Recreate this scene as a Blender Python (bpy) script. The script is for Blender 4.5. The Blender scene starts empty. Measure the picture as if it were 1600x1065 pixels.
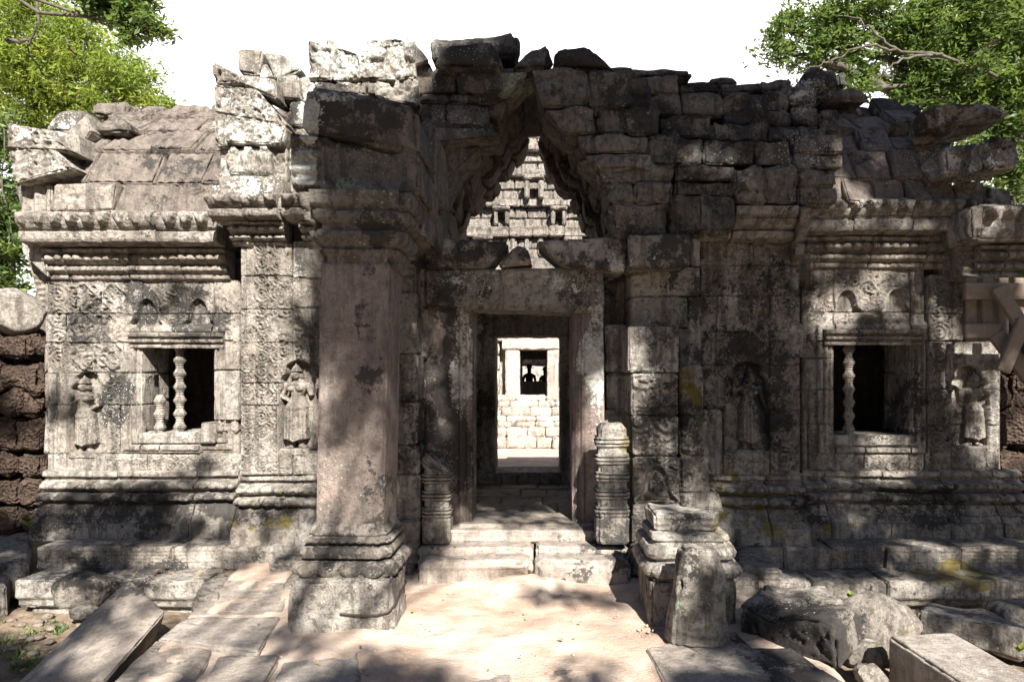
import bpy, math, random
import numpy as np
from math import radians, sin, cos, pi
S = bpy.context.scene
COL = S.collection
# ---------------------------------------------------------------- camera
EYE = 1.65; F = 24.0; FP = 1600*F/36.0; CU, CV = 841.0, 585.0
cd = bpy.data.cameras.new('camera'); cam = bpy.data.objects.new('camera', cd); COL.objects.link(cam)
cam.location = (0, 0, EYE); cam.rotation_euler = (radians(90), 0, 0)
cd.lens = F; cd.sensor_width = 36; cd.sensor_fit = 'HORIZONTAL'
cd.shift_x = (800-CU)/1600; cd.shift_y = (CV-532.5)/1600
cd.clip_start = .05; cd.clip_end = 2000
S.camera = cam
# ---------------------------------------------------------------- light
SUN_AZ, SUN_EL = radians(14.5), radians(37)     # az: from behind the camera towards the right
SD = np.array([sin(SUN_AZ)*cos(SUN_EL), -cos(SUN_AZ)*cos(SUN_EL), sin(SUN_EL)])
w = bpy.data.worlds.new('World'); S.world = w; w.use_nodes = True
nt = w.node_tree; bg = nt.nodes['Background']
sky = nt.nodes.new('ShaderNodeTexSky'); sky.sky_type = 'NISHITA'; sky.sun_disc = False
sky.sun_elevation = SUN_EL; sky.sun_rotation = pi - SUN_AZ
sky.air_density = .6; sky.dust_density = .6; sky.ozone_density = 1.0
# a bright white veil added to the sky opposite the sun, whitening the view
tcw = nt.nodes.new('ShaderNodeTexCoord'); sx_ = nt.nodes.new('ShaderNodeSeparateXYZ'); nt.links.new(tcw.outputs['Generated'], sx_.inputs[0])
cn = nt.nodes.new('ShaderNodeTexNoise'); cn.inputs['Scale'].default_value = 2.2; cn.inputs['Detail'].default_value = 6; nt.links.new(tcw.outputs['Generated'], cn.inputs['Vector'])
ad = nt.nodes.new('ShaderNodeMath'); ad.operation = 'MULTIPLY_ADD'; nt.links.new(cn.outputs[0], ad.inputs[0]); ad.inputs[1].default_value = .35; nt.links.new(sx_.outputs[1], ad.inputs[2])
cm = nt.nodes.new('ShaderNodeMapRange'); cm.interpolation_type = 'SMOOTHSTEP'; nt.links.new(ad.outputs[0], cm.inputs[0]); cm.inputs[1].default_value = .82; cm.inputs[2].default_value = .97
cx_ = nt.nodes.new('ShaderNodeMix'); cx_.data_type = 'RGBA'; nt.links.new(cm.outputs[0], cx_.inputs[0]); nt.links.new(sky.outputs[0], cx_.inputs[6]); cx_.inputs[7].default_value = (13, 13, 13.2, 1)
nt.links.new(cx_.outputs[2], bg.inputs[0]); bg.inputs[1].default_value = 0.05
ld = bpy.data.lights.new('sun', 'SUN'); ld.energy = 5.0; ld.angle = radians(0.55); ld.color = (1.0, .955, .88)
sun = bpy.data.objects.new('sun', ld); COL.objects.link(sun)
from mathutils import Vector
sun.rotation_euler = Vector((-SD[0], -SD[1], -SD[2])).to_track_quat('-Z', 'Y').to_euler()
S.view_settings.view_transform = 'Standard'; S.view_settings.look = 'None'
S.view_settings.exposure = 1.75; S.view_settings.gamma = 1
S.cycles.max_bounces = 6; S.cycles.diffuse_bounces = 3; S.cycles.transparent_max_bounces = 4
S.cycles.caustics_reflective = False; S.cycles.caustics_refractive = False

# ---------------------------------------------------------------- helpers
def X(u, Y): return (u-CU)*Y/FP
def Z(v, Y): return EYE - (v-CV)*Y/FP
rng = np.random.default_rng(7); R = random.Random(11)
TAB = rng.permutation(256).astype(np.int64); TAB2 = np.concatenate([TAB, TAB]); VAL = rng.random(256)*2-1
def vnoise(P):
    i = np.floor(P).astype(np.int64); f = P-i; f = f*f*(3-2*f); i &= 255
    x0, y0, z0 = i[:, 0], i[:, 1], i[:, 2]; x1, y1, z1 = (x0+1) & 255, (y0+1) & 255, (z0+1) & 255
    def h(a, b, c): return VAL[TAB2[(TAB2[(TAB2[a]+b) & 255]+c) & 255]]
    fx, fy, fz = f[:, 0], f[:, 1], f[:, 2]
    def L(a, b, t): return a+(b-a)*t
    return L(L(L(h(x0, y0, z0), h(x1, y0, z0), fx), L(h(x0, y1, z0), h(x1, y1, z0), fx), fy),
             L(L(h(x0, y0, z1), h(x1, y0, z1), fx), L(h(x0, y1, z1), h(x1, y1, z1), fx), fy), fz)
def fbm(P, o=3, g=.5):
    s = 0; a = 1; t = 0
    for k in range(o):
        s = s+a*vnoise(P*(2.03**k)+17.3*k); t += a; a *= g
    return s/t
def ss(a, b, x):
    t = np.clip((x-a)/(b-a), 0, 1); return t*t*(3-2*t)

# weathering of the stone: spots given where they stand on the building (white lichen, black stain boosted to darken the shaded centre and right, green lichen, moss)
ST = {0: [(60,205,70,28,.62),(55,262,50,36,.52),(390,140,75,45,.65),(385,205,60,40,.8),(390,290,60,35,.75),(540,88,66,38,.85),(625,90,40,36,.75),
          (520,128,60,16,.7),(492,175,22,42,.95),(480,252,34,46,1.),(725,560,26,100,.8),(700,700,20,60,.3),(930,540,22,120,.85),(925,640,16,70,.5),(760,440,60,22,.55),(880,440,50,18,.6),
          (1010,600,40,60,.5),(1030,760,28,30,.55),(1000,530,20,40,.5),(1255,150,40,22,.7),(1250,240,60,50,.5),(1440,265,110,60,.42),(1500,250,90,40,.6),
          (500,925,50,22,.42),(600,915,40,20,.4),(60,905,40,18,.5),(240,905,60,18,.4),(180,640,60,50,.45),(200,460,140,60,.35),(400,480,40,80,.35),(465,420,30,40,.6),(120,830,100,40,.3),(700,395,50,16,.2),(968,400,14,30,.8),
          (720,195,50,14,.5),(735,80,40,18,.3),(1350,350,120,26,.45),(1110,930,30,26,.3),(1240,960,60,50,.4),(1350,480,70,60,.35),(1020,380,40,14,.4),(1440,790,120,25,.35),(120,350,100,25,.5),(260,350,90,25,.45)],
      1: [(560,180,110,45,.7),(560,330,60,30,.45),(600,350,40,50,.55),(572,540,26,150,.5),(590,760,24,90,.25),(840,150,180,100,.34),(1000,340,200,110,.3),(1100,180,180,80,.34),(700,560,22,120,.75),(720,700,20,90,.6),
          (1170,480,100,120,.45),(1215,640,30,80,.4),(960,440,320,40,.25),(150,500,60,40,.35),(310,500,60,60,.4),(215,470,30,60,.6),(190,640,28,50,.7),(170,800,130,40,.5),(380,790,90,30,.5),(1400,790,220,40,.45),(1060,840,90,40,.4),
          (1240,1000,100,60,.75),(1040,560,50,60,.4),(1300,180,120,80,.36),(1500,200,100,40,.5),(760,400,110,24,.7),(900,400,60,20,.6),(400,300,25,25,.4),(260,230,120,60,.25),(150,905,180,30,.55),(550,880,90,30,.35),(210,980,60,60,.2),(1400,650,60,100,.3),
          (1380,145,80,60,.4),(740,80,80,30,.7),(910,90,80,30,.75),(1180,520,130,120,.3),(1400,640,180,120,.2),(1040,640,80,120,.4),(700,620,70,200,.4),(1000,870,160,60,.3)],
      2: [(565,290,36,22,.66),(800,130,36,20,.8),(700,430,40,26,.55),(620,330,50,30,.4),(720,205,60,16,.5),(1000,215,140,40,.35),(1110,930,50,28,.72),(1035,480,60,30,.5),(980,400,60,24,.5),(1020,540,40,40,.45),(1000,330,80,50,.35),(880,430,40,20,.4),(690,390,26,18,.5),(1260,350,60,30,.3),(1240,440,30,60,.4),(970,560,16,60,.4),(1150,395,20,20,.5)],
      3: [(1080,610,22,44,.68),(1090,690,26,50,.4),(1160,800,60,60,.6),(1200,820,50,30,.7),(1300,830,40,20,.5),(1500,905,70,20,.75),(1360,860,160,20,.35),(440,800,50,30,.6),(975,700,14,60,.6),(380,815,60,20,.4),(1120,990,60,26,.4),(1380,990,60,20,.5),(530,850,60,20,.2),(1520,790,50,30,.4),(1190,740,40,20,.5)]}
def stains(P):
    Y = np.maximum(P[:, 1], .5); u = CU+P[:, 0]*FP/Y; v = CV-(P[:, 2]-EYE)*FP/Y
    n = fbm(P*2.2+5, 2); wu = u+n*26; wv = v+vnoise(P*2.2+41)*26
    out = np.zeros((len(P), 4))
    for c, L in ST.items():
        f = np.zeros(len(P))
        for (a, b, ra, rb, s) in L:
            d = np.sqrt(((wu-a)/ra)**2+((wv-b)/rb)**2)
            f = np.maximum(f, s*(1-ss(.6, 1.35, d)))
        out[:, c] = f
    out[Y > 9.5] = [.35, .05, 0, 0]
    return out

class Buf:
    def __init__(s): s.V = []; s.Fq = []; s.Ft = []; s.T = []; s.n = 0; s.uni = None
    def add(s, V, Fq=None, Ft=None, tint=None):
        V = np.asarray(V, float); s.V.append(V)
        if Fq is not None and len(Fq): s.Fq.append(np.asarray(Fq)+s.n)
        if Ft is not None and len(Ft): s.Ft.append(np.asarray(Ft)+s.n)
        t = R.random() if tint is None else tint
        s.T.append(np.full(len(V), t) if np.isscalar(t) else np.asarray(t)); s.n += len(V)
    def build(s, name, mat, parent=None, loc=None, stain=True, smooth=True):
        if not s.V: return None
        V = np.concatenate(s.V); T = np.concatenate(s.T)
        Fq = np.concatenate(s.Fq) if s.Fq else np.zeros((0, 4), int); Ft = np.concatenate(s.Ft) if s.Ft else np.zeros((0, 3), int)
        me = bpy.data.meshes.new(name)
        nq, ntr = len(Fq), len(Ft)
        origin = np.array(loc if loc is not None else (0, 0, 0), float)
        me.vertices.add(len(V)); me.vertices.foreach_set('co', (V-origin).astype(np.float32).ravel())
        me.loops.add(nq*4+ntr*3); me.loops.foreach_set('vertex_index', np.concatenate([Fq.ravel(), Ft.ravel()]).astype(np.int32))
        me.polygons.add(nq+ntr)
        ls = np.concatenate([np.arange(nq)*4, nq*4+np.arange(ntr)*3]).astype(np.int32)
        me.polygons.foreach_set('loop_start', ls)
        me.update(calc_edges=True)
        me.polygons.foreach_set('use_smooth', np.full(nq+ntr, smooth, dtype=bool))
        a = me.attributes.new('tint', 'FLOAT', 'POINT'); a.data.foreach_set('value', T.astype(np.float32))
        if stain:
            c = me.attributes.new('stain', 'FLOAT_COLOR', 'POINT'); c.data.foreach_set('color', stains(V).astype(np.float32).ravel())
        me.validate()
        o = bpy.data.objects.new(name, me); COL.objects.link(o); me.materials.append(mat)
        if parent is not None:
            o.parent = parent
            p = parent; base = Vector((0, 0, 0))
            while p is not None: base += p.location; p = p.parent
            o.location = Vector(tuple(origin))-base
        else: o.location = tuple(origin)
        return o
def thing(name, label, cat, loc, group=None):
    o = bpy.data.objects.new(name, None); COL.objects.link(o); o.location = loc; o.empty_display_size = .2
    tag(o, label, cat, group); return o
def part_empty(name, parent, loc, label=None):
    o = bpy.data.objects.new(name, None); COL.objects.link(o); o.parent = parent; o.location = Vector(loc)-parent.location
    o.empty_display_size = .1
    if label: o['label'] = label
    return o
def tag(o, label=None, cat=None, group=None, kind=None):
    if label:
        o['label'] = label
        if not kind: o['kind'] = 'thing'
    if cat: o['category'] = cat
    if group: o['group'] = group
    if kind: o['kind'] = kind
    return o

_bg = {}
def boxgrid(nx, ny, nz, back=True):
    k = (nx, ny, nz, back)
    if k in _bg: return _bg[k]
    fs = []
    def face(a, b, fa, fixed, flip):
        A, B = np.meshgrid(np.arange(a+1), np.arange(b+1), indexing='ij')
        ijk = fa(A.ravel(), B.ravel()); idx = np.arange((a+1)*(b+1)).reshape(a+1, b+1)
        q = np.stack([idx[:-1, :-1], idx[1:, :-1], idx[1:, 1:], idx[:-1, 1:]], -1).reshape(-1, 4)
        if flip: q = q[:, ::-1]
        fs.append((ijk, q))
    st = lambda *a: np.stack(np.broadcast_arrays(*a), -1)
    face(nx, nz, lambda a, b: st(a, 0, b), 0, False)            # front -Y
    if back: face(nx, nz, lambda a, b: st(a, ny, b), 0, True)
    face(ny, nz, lambda a, b: st(0, a, b), 0, True)
    face(ny, nz, lambda a, b: st(nx, a, b), 0, False)
    face(nx, ny, lambda a, b: st(a, b, 0), 0, True)
    face(nx, ny, lambda a, b: st(a, b, nz), 0, False)
    P = np.concatenate([f[0] for f in fs]); off = 0; Q = []
    for ijk, q in fs: Q.append(q+off); off += len(ijk)
    Q = np.concatenate(Q); key = (P[:, 0]*1000+P[:, 1])*1000+P[:, 2]
    _, first, inv = np.unique(key, return_index=True, return_inverse=True)
    _bg[k] = (P[first], inv.ravel()[Q]); return _bg[k]
def axis(L, r, res):
    r = min(r, L*.45); n = max(1, int(round((L-2*r)/res)))
    return np.concatenate([[0, r*.3, r*.65], np.linspace(r, L-r, n+1), [L-r*.65, L-r*.3, L]]), r
def trilerp(c, t):
    x, y, z = t[:, 0:1], t[:, 1:2], t[:, 2:3]
    return ((c[0, 0, 0]*(1-x)+c[1, 0, 0]*x)*(1-y)+(c[0, 1, 0]*(1-x)+c[1, 1, 0]*x)*y)*(1-z)+((c[0, 0, 1]*(1-x)+c[1, 0, 1]*x)*(1-y)+(c[0, 1, 1]*(1-x)+c[1, 1, 1]*x)*y)*z
def stone(buf, c, res=.025, r=.022, amp=.01, wear=.02, fn=None, back=True, lump=.0, tint=None, ny=None):
    """weathered block between 8 corners c[x][y][z]; fn(P) = carved height on its front"""
    c = np.asarray(c, float)
    L = [np.linalg.norm(c[1]-c[0], axis=-1).mean(), np.linalg.norm(c[:, 1]-c[:, 0], axis=-1).mean(), np.linalg.norm(c[:, :, 1]-c[:, :, 0], axis=-1).mean()]
    L = [max(l, .02) for l in L]
    rr = min(r, min(L)*.4)
    ax = [axis(L[0], rr, res), axis(L[1], rr, max(res, ny or res)), axis(L[2], rr, res)]
    P, Q = boxgrid(len(ax[0][0])-1, len(ax[1][0])-1, len(ax[2][0])-1, back)
    p = np.stack([ax[k][0][P[:, k]] for k in range(3)], -1); h = np.array(L)/2; q = p-h
    inner = np.clip(q, -(h-rr), h-rr); d = q-inner; dn = np.linalg.norm(d, axis=1, keepdims=True); N = d/np.maximum(dn, 1e-9)
    seed = np.array([R.random()*50, R.random()*50, R.random()*50])
    q = inner+rr*N
    edge = 1-np.abs(N).max(1)
    disp = np.zeros(len(q))
    if amp: disp += amp*fbm(q*6+seed, 3)
    if lump: disp += lump*vnoise(q*2.2/max(.25, max(L)*.6)+seed*2)
    if wear:
        n2 = fbm(q*5+seed+9, 2)+.6*vnoise(q*17+seed); disp -= wear*(.35+ss(.0, .5, n2)*2.2)*np.minimum(1, edge*3.2)
        m = np.maximum(0, vnoise(q*9+seed+77)-.62)*wear*3; disp -= m
    q = q+N*disp[:, None]
    Wp = trilerp(c, (q+h)/(2*h))
    if fn is not None:
        nf = c[1, 0, 0]-c[0, 0, 0]; nz_ = c[0, 0, 1]-c[0, 0, 0]; n = np.cross(nf, nz_); n /= np.linalg.norm(n)
        val = fn(Wp); wg = ss(.5, .95, -N[:, 1]); wg = np.where((val < -.03) & (p[:, 1] <= rr+1e-6), 1., wg); Wp = Wp+n*(val*wg)[:, None]
    buf.add(Wp, Q, tint=tint)
def hexa(x0, x1, y0, y1, z0, z1, jit=0, lean=0):
    c = np.zeros((2, 2, 2, 3))
    for i in range(2):
        for j in range(2):
            for k in range(2):
                c[i, j, k] = ((x0, x1)[i], (y0, y1)[j]+(lean if k else 0), (z0, z1)[k])
    if jit: c += (np.array([R.uniform(-1, 1) for _ in range(24)]).reshape(2, 2, 2, 3))*jit
    return c
def quad(pts, Y, th, Yt=None):
    """4 corners TL TR BR BL traced on the photo, standing at depth Y (top edge at Yt), th metres thick"""
    Yt = Y if Yt is None else Yt
    (a, b), (c_, d), (e, f), (g, h) = pts
    c = np.zeros((2, 2, 2, 3))
    for (i, k, u, v, y) in ((0, 1, a, b, Yt), (1, 1, c_, d, Yt), (1, 0, e, f, Y), (0, 0, g, h, Y)):
        p = np.array([X(u, y), y, Z(v, y)]); c[i, 0, k] = p; c[i, 1, k] = p+[0, th, 0]
    return c
def rq(u0, v0, u1, v1, Y, th, Yt=None, j=2):
    J = lambda: R.uniform(-j, j)
    return quad([(u0+J(), v0+J()), (u1+J(), v0+J()), (u1+J(), v1+J()), (u0+J(), v1+J())], Y, th, Yt)

# carved patterns -------------------------------------------------------
def spiral(x, z, cell, arms=1, tw=2.6, warp=.0):
    ix = np.floor(x/cell); iz = np.floor(z/cell); a = x/cell-ix-.5; b = z/cell-iz-.5
    sgn = np.where((ix+iz) % 2 == 0, 1, -1); r = np.hypot(a, b)*2; th = np.arctan2(b, a*sgn)
    g = .5+.5*np.cos(arms*th+r*tw*2*pi); g *= ss(1.08, .8, r); rim = np.exp(-((r-.97)/.09)**2); return np.maximum(g*.85, rim*.9), r
def carve_scroll(x, z, cell):
    g, r = spiral(x, z, cell); leaf = jcell(x, z, cell*.42, 2); return np.where(r > 1.08, leaf*.8, np.where(r > .5, .65*g+.35*leaf, g))
def carve_foliage(x, z, s):
    P = np.stack([x*3/s, x*0, z*3/s], -1); wx = x+s*.25*vnoise(P*.5+3); wz = z+s*.25*vnoise(P*.5+31)
    return .7*jcell(wx, wz, s*.8)+.3*jcell(wx+3, wz+7, s*.36, 5)
def jcell(x, z, s, seed=0):
    """leafy scrolls of uneven size on a jittered lattice"""
    x = x+s*.18*vnoise(np.stack([x/s*1.3, x*0+seed, z/s*1.3], -1)); ix = np.floor(x/s).astype(int); iz = np.floor(z/s).astype(int); best = np.full(x.shape, 9.); out = np.zeros(x.shape)
    for di in (-1, 0, 1):
        for dj in (-1, 0, 1):
            a = ix+di; b = iz+dj; hh = (a*7349+b*9151+seed*31) % 256; h1 = VAL[hh]; h2 = VAL[(hh*7+13) % 256]; h3 = VAL[(hh*11+5) % 256]
            cx = (a+.5+h1*.3)*s; cz = (b+.5+h2*.3)*s; R0 = s*(.5+.12*h3); dx, dz = x-cx, z-cz; r = np.hypot(dx, dz)/R0; th = np.arctan2(dz, dx*np.sign(h1))
            g = np.where(h3 > -.2, .5+.5*np.cos(th+r*11+h2*6), .5+.5*np.cos(th*5)*np.sin(r*5)); g = g*ss(1.1, .75, r); m = r < best; out = np.where(m, g, out); best = np.where(m, r, best)
    return np.where(best > 1., .25+.25*np.cos(best*40), out)
def carve_lozenge(x, z, s):
    a = np.abs(((x+z)/s) % 1-.5); b = np.abs(((x-z)/s) % 1-.5); d = np.minimum(a, b); line = np.exp(-(d/.07)**2)
    cx = ((x+z)/s) % 1-.5; cz = ((x-z)/s) % 1-.5; r = np.hypot(cx, cz); return np.maximum(line, jcell(x, z, s*.5, 3)*.9)
def box(x, z, x0, x1, z0, z1, e=.008):
    return ss(x0-e/2, x0+e, x)*ss(x1+e/2, x1-e, x)*ss(z0-e/2, z0+e, z)*ss(z1+e/2, z1-e, z)

def lump(buf, c, rad, seed=None, res=26, amp=.12, sq=3., rot=0):
    """rounded worn boulder"""
    a = np.linspace(0, pi, res); b = np.linspace(0, 2*pi, res*2+1)[:-1]; A, B = np.meshgrid(a, b, indexing='ij')
    d = np.stack([np.sin(A)*np.cos(B), np.sin(A)*np.sin(B), np.cos(A)], -1).reshape(-1, 3)
    k = (np.abs(d)**sq).sum(1)**(-1/sq); s = R.random()*60 if seed is None else seed
    p = d*k[:, None]*(1+amp*fbm(d*1.6+s, 4))[:, None]*np.array(rad)
    pr = np.random.default_rng(int(s*100) % 9999)
    for q in range(11):
        n = pr.normal(size=3); n /= np.linalg.norm(n); rad_ = np.array(rad); h = np.linalg.norm(rad_*n)*pr.uniform(.74, .98); e = p@n-h; p = p-n[None, :]*(np.maximum(0, e)*.85)[:, None]
    p = p*(1+.045*fbm(d*5+s, 4))[:, None]
    cr, sr = cos(rot), sin(rot); p = np.stack([p[:, 0]*cr-p[:, 1]*sr, p[:, 0]*sr+p[:, 1]*cr, p[:, 2]], -1)
    n2 = res*2; i = np.arange(res-1)[:, None]; j = np.arange(n2)[None, :]
    q = np.stack([i*n2+j, (i+1)*n2+j, (i+1)*n2+(j+1) % n2, i*n2+(j+1) % n2], -1).reshape(-1, 4)
    buf.add(p+np.array(c), q)

def strip(buf, prof, x0, x1, y, cuts, fn=None, res=.014, pr=.012, jitter=.008, ends=True, noise=.006, leanx=0):
    """moulding: profile of (out, z) run along X from x0 to x1 in front of the plane y; cuts = joints"""
    xs = [x0]+[c for c in cuts if x0 < c < x1]+[x1]
    pts = []; 
    for (a, b), (c, d) in zip(prof[:-1], prof[1:]):
        n = max(1, int(round(math.hypot(c-a, d-b)/pr)))
        for k in range(n): pts.append((a+(c-a)*k/n, b+(d-b)*k/n))
    pts.append(prof[-1]); pts = np.array(pts)
    for a, b in zip(xs[:-1], xs[1:]):
        dy = R.uniform(-1, 1)*jitter; dz = R.uniform(-1, 1)*jitter*.5; g = .004
        n = max(2, int(round((b-a)/res))); xx = np.linspace(a+g, b-g, n+1)
        A, K = np.meshgrid(xx, np.arange(len(pts)), indexing='ij')
        o = pts[K.ravel(), 0]; z = pts[K.ravel(), 1]; x = A.ravel()
        e = np.minimum(x-a, b-x); rnd = .018*np.exp(-e/.012)
        sd = R.random()*40
        P = np.stack([x, o*3, z], -1)
        o2 = o-rnd+noise*fbm(P*9+sd, 3)-np.maximum(0, vnoise(P*5+sd+5)-.5)*.05*ss(.0, .08, o-pts[:, 0].min())
        if fn is not None: o2 = o2+fn(x, z, o)
        slx = (x-(a+b)/2)*leanx
        V = np.stack([x, y-o2-dy, z+dz+slx+noise*.6*vnoise(P*7+sd+3)], -1); m = len(pts)
        i = np.arange(n)[:, None]; j = np.arange(m-1)[None, :]
        q = np.stack([i*m+j, (i+1)*m+j, (i+1)*m+j+1, i*m+j+1], -1).reshape(-1, 4)
        if pts[-1, 1] < pts[0, 1]: q = q[:, ::-1]
        buf.add(V, q, tint=R.random())
        if ends:                                             # end caps back to the wall
            for s, flip in ((0, 0), (n, 1)):
                E = V[s*m:(s+1)*m]; Bk = E.copy(); Bk[:, 1] = y+.08
                VV = np.concatenate([E, Bk]); jj = np.arange(m-1); qq = np.stack([jj, jj+1, m+jj+1, m+jj], -1)
                buf.add(VV, qq[:, ::-1] if flip else qq, tint=.5)
def sqlathe(buf, cx, cy, hx, hy, prof, res=.016, pr=.012, fn=None, noise=.004, cap=True, pw=8., rot=0, wearc=.012):
    """square-plan moulding swept round a pier; prof of (out, z) going up"""
    pts = []
    for (a, b), (c, d) in zip(prof[:-1], prof[1:]):
        n = max(1, int(round(math.hypot(c-a, d-b)/pr)))
        for k in range(n): pts.append((a+(c-a)*k/n, b+(d-b)*k/n))
    pts.append(prof[-1]); pts = np.array(pts); m = len(pts)
    per = 4*(hx+hy); n = max(16, int(per/res)//8*8)
    # perimeter of a rounded square through a superellipse keeps soft arrises
    t = (np.arange(n)+.5)/n*2*pi; ux, uy = np.cos(t), np.sin(t)
    # equalise along sides
    qx, qy = [], []
    seg = n//4
    for k in range(n):
        s = k/seg; f = (s % 1)*2-1; side = int(s)
        a, b = {0: (1, f), 1: (-f, 1), 2: (-1, -f), 3: (f, -1)}[side]
        kk = (abs(a)**pw+abs(b)**pw)**(-1/pw)
        qx.append(a*kk); qy.append(b*kk)
    qx = np.array(qx); qy = np.array(qy); I, K = np.meshgrid(np.arange(n), np.arange(m), indexing='ij'); I = I.ravel(); K = K.ravel()
    o = pts[K, 0].copy(); z = pts[K, 1]
    s = np.arange(n)*per/n; s = s[I]
    if fn is not None: o = o+fn(s, z, o)
    sd = R.random()*50; Px = qx[I]*hx; Py = qy[I]*hy
    P = np.stack([Px, Py, z], -1); o = o+noise*fbm(P*8+sd, 3)
    corner = ss(.75, 1, np.minimum(np.abs(qx), np.abs(qy))[I]); o = o-wearc*corner*(.4+ss(-.2, .5, vnoise(P*7+sd+4))*2)
    x = qx[I]*(hx+o); y = qy[I]*(hy+o); cr, sr = cos(rot), sin(rot)
    V = np.stack([cx+x*cr-y*sr, cy+x*sr+y*cr, z+.6*noise*vnoise(P*6+sd+8)], -1)
    i = np.arange(n)[:, None]; j = np.arange(m-1)[None, :]
    q = np.stack([i*m+j, ((i+1) % n)*m+j, ((i+1) % n)*m+j+1, i*m+j+1], -1).reshape(-1, 4)
    buf.add(V, q)
    if cap:
        for e in (0, m-1):
            ring = V[np.arange(n)*m+e]; c = ring.mean(0); R1 = (ring+c)/2; VV = np.concatenate([ring, R1, [c]])
            jj = np.arange(n); k2 = (jj+1) % n
            qq = np.stack([jj, k2, n+k2, n+jj], -1); tt = np.stack([n+jj, n+k2, np.full(n, 2*n)], -1)
            VV[n:, 2] += .012*np.array([R.uniform(-1, 1) for _ in range(n+1)])
            if e == 0: qq = qq[:, ::-1]; tt = tt[:, ::-1]
            buf.add(VV, qq, tt, tint=.4)
def tube(buf, pts, rad, n=8, tint=None):
    pts = np.array(pts, float); rad = np.broadcast_to(np.array(rad, float), (len(pts),))
    T = np.gradient(pts, axis=0); T /= np.linalg.norm(T, axis=1, keepdims=True)+1e-9
    up = np.where(np.abs(T[:, 2:3]) > .9, np.array([[1., 0, 0]]), np.array([[0, 0, 1.]])); A = np.cross(T, up); A /= np.linalg.norm(A, axis=1, keepdims=True); B = np.cross(T, A)
    a = np.arange(n)/n*2*pi
    V = pts[:, None, :]+rad[:, None, None]*(np.cos(a)[None, :, None]*A[:, None, :]+np.sin(a)[None, :, None]*B[:, None, :])
    m = len(pts); i = np.arange(m-1)[:, None]; j = np.arange(n)[None, :]
    q = np.stack([i*n+j, i*n+(j+1) % n, (i+1)*n+(j+1) % n, (i+1)*n+j], -1).reshape(-1, 4)
    buf.add(V.reshape(-1, 3), q, tint=tint)
    VV = np.concatenate([V[0], [pts[0]], V[-1], [pts[-1]]]); jj = np.arange(n); k2 = (jj+1) % n
    buf.add(VV, None, np.concatenate([np.stack([k2, jj, np.full(n, n)], -1), np.stack([n+1+jj, n+1+k2, np.full(n, 2*n+1)], -1)]), tint=tint)

# ---------------------------------------------------------------- materials
class MB:
    def __init__(s, name):
        s.m = bpy.data.materials.new(name); s.m.use_nodes = True; s.t = s.m.node_tree; s.t.nodes.clear()
        s.out = s.N('ShaderNodeOutputMaterial'); s.b = s.N('ShaderNodeBsdfPrincipled'); s.L(s.b.outputs[0], s.out.inputs[0])
        s.b.inputs['Roughness'].default_value = .9; s.b.inputs['Specular IOR Level'].default_value = .2
    def N(s, t): return s.t.nodes.new(t)
    def L(s, a, b): s.t.links.new(a, b)
    def val(s, x, inp):
        if hasattr(x, 'is_linked') or isinstance(x, bpy.types.NodeSocket): s.L(x, inp)
        else: inp.default_value = x
    def math(s, op, a, b=0., c=None, clamp=False):
        n = s.N('ShaderNodeMath'); n.operation = op; n.use_clamp = clamp; s.val(a, n.inputs[0]); s.val(b, n.inputs[1])
        if c is not None: s.val(c, n.inputs[2])
        return n.outputs[0]
    def mr(s, x, a, b, c=0., d=1.):
        n = s.N('ShaderNodeMapRange'); n.interpolation_type = 'SMOOTHSTEP'; s.val(x, n.inputs[0]); s.val(a, n.inputs[1]); s.val(b, n.inputs[2]); n.inputs[3].default_value = c; n.inputs[4].default_value = d; return n.outputs[0]
    def noise(s, scale, detail=4, rough=.6, vec=None, dist=0.):
        n = s.N('ShaderNodeTexNoise'); n.inputs['Scale'].default_value = scale; n.inputs['Detail'].default_value = detail; n.inputs['Roughness'].default_value = rough; n.inputs['Distortion'].default_value = dist
        if vec is not None: s.L(vec, n.inputs['Vector'])
        return n.outputs['Fac']
    def vor(s, scale, vec=None, feat='F1'):
        n = s.N('ShaderNodeTexVoronoi'); n.feature = feat; n.inputs['Scale'].default_value = scale
        if vec is not None: s.L(vec, n.inputs['Vector'])
        return n
    def mix(s, f, a, b, mode='MIX'):
        n = s.N('ShaderNodeMix'); n.data_type = 'RGBA'; n.blend_type = mode; s.val(f, n.inputs[0])
        for v, k in ((a, 6), (b, 7)):
            if isinstance(v, tuple): n.inputs[k].default_value = (*v, 1)
            else: s.L(v, n.inputs[k])
        return n.outputs[2]
    def attr(s, name):
        n = s.N('ShaderNodeAttribute'); n.attribute_name = name; return n
    def pos(s):
        return s.N('ShaderNodeNewGeometry').outputs['Position']
    def bump(s, h, strength, dist, prev=None):
        n = s.N('ShaderNodeBump'); s.L(h, n.inputs['Height']); n.inputs['Strength'].default_value = strength; n.inputs['Distance'].default_value = dist
        if prev is not None: s.L(prev, n.inputs['Normal'])
        return n.outputs[0]

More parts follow.
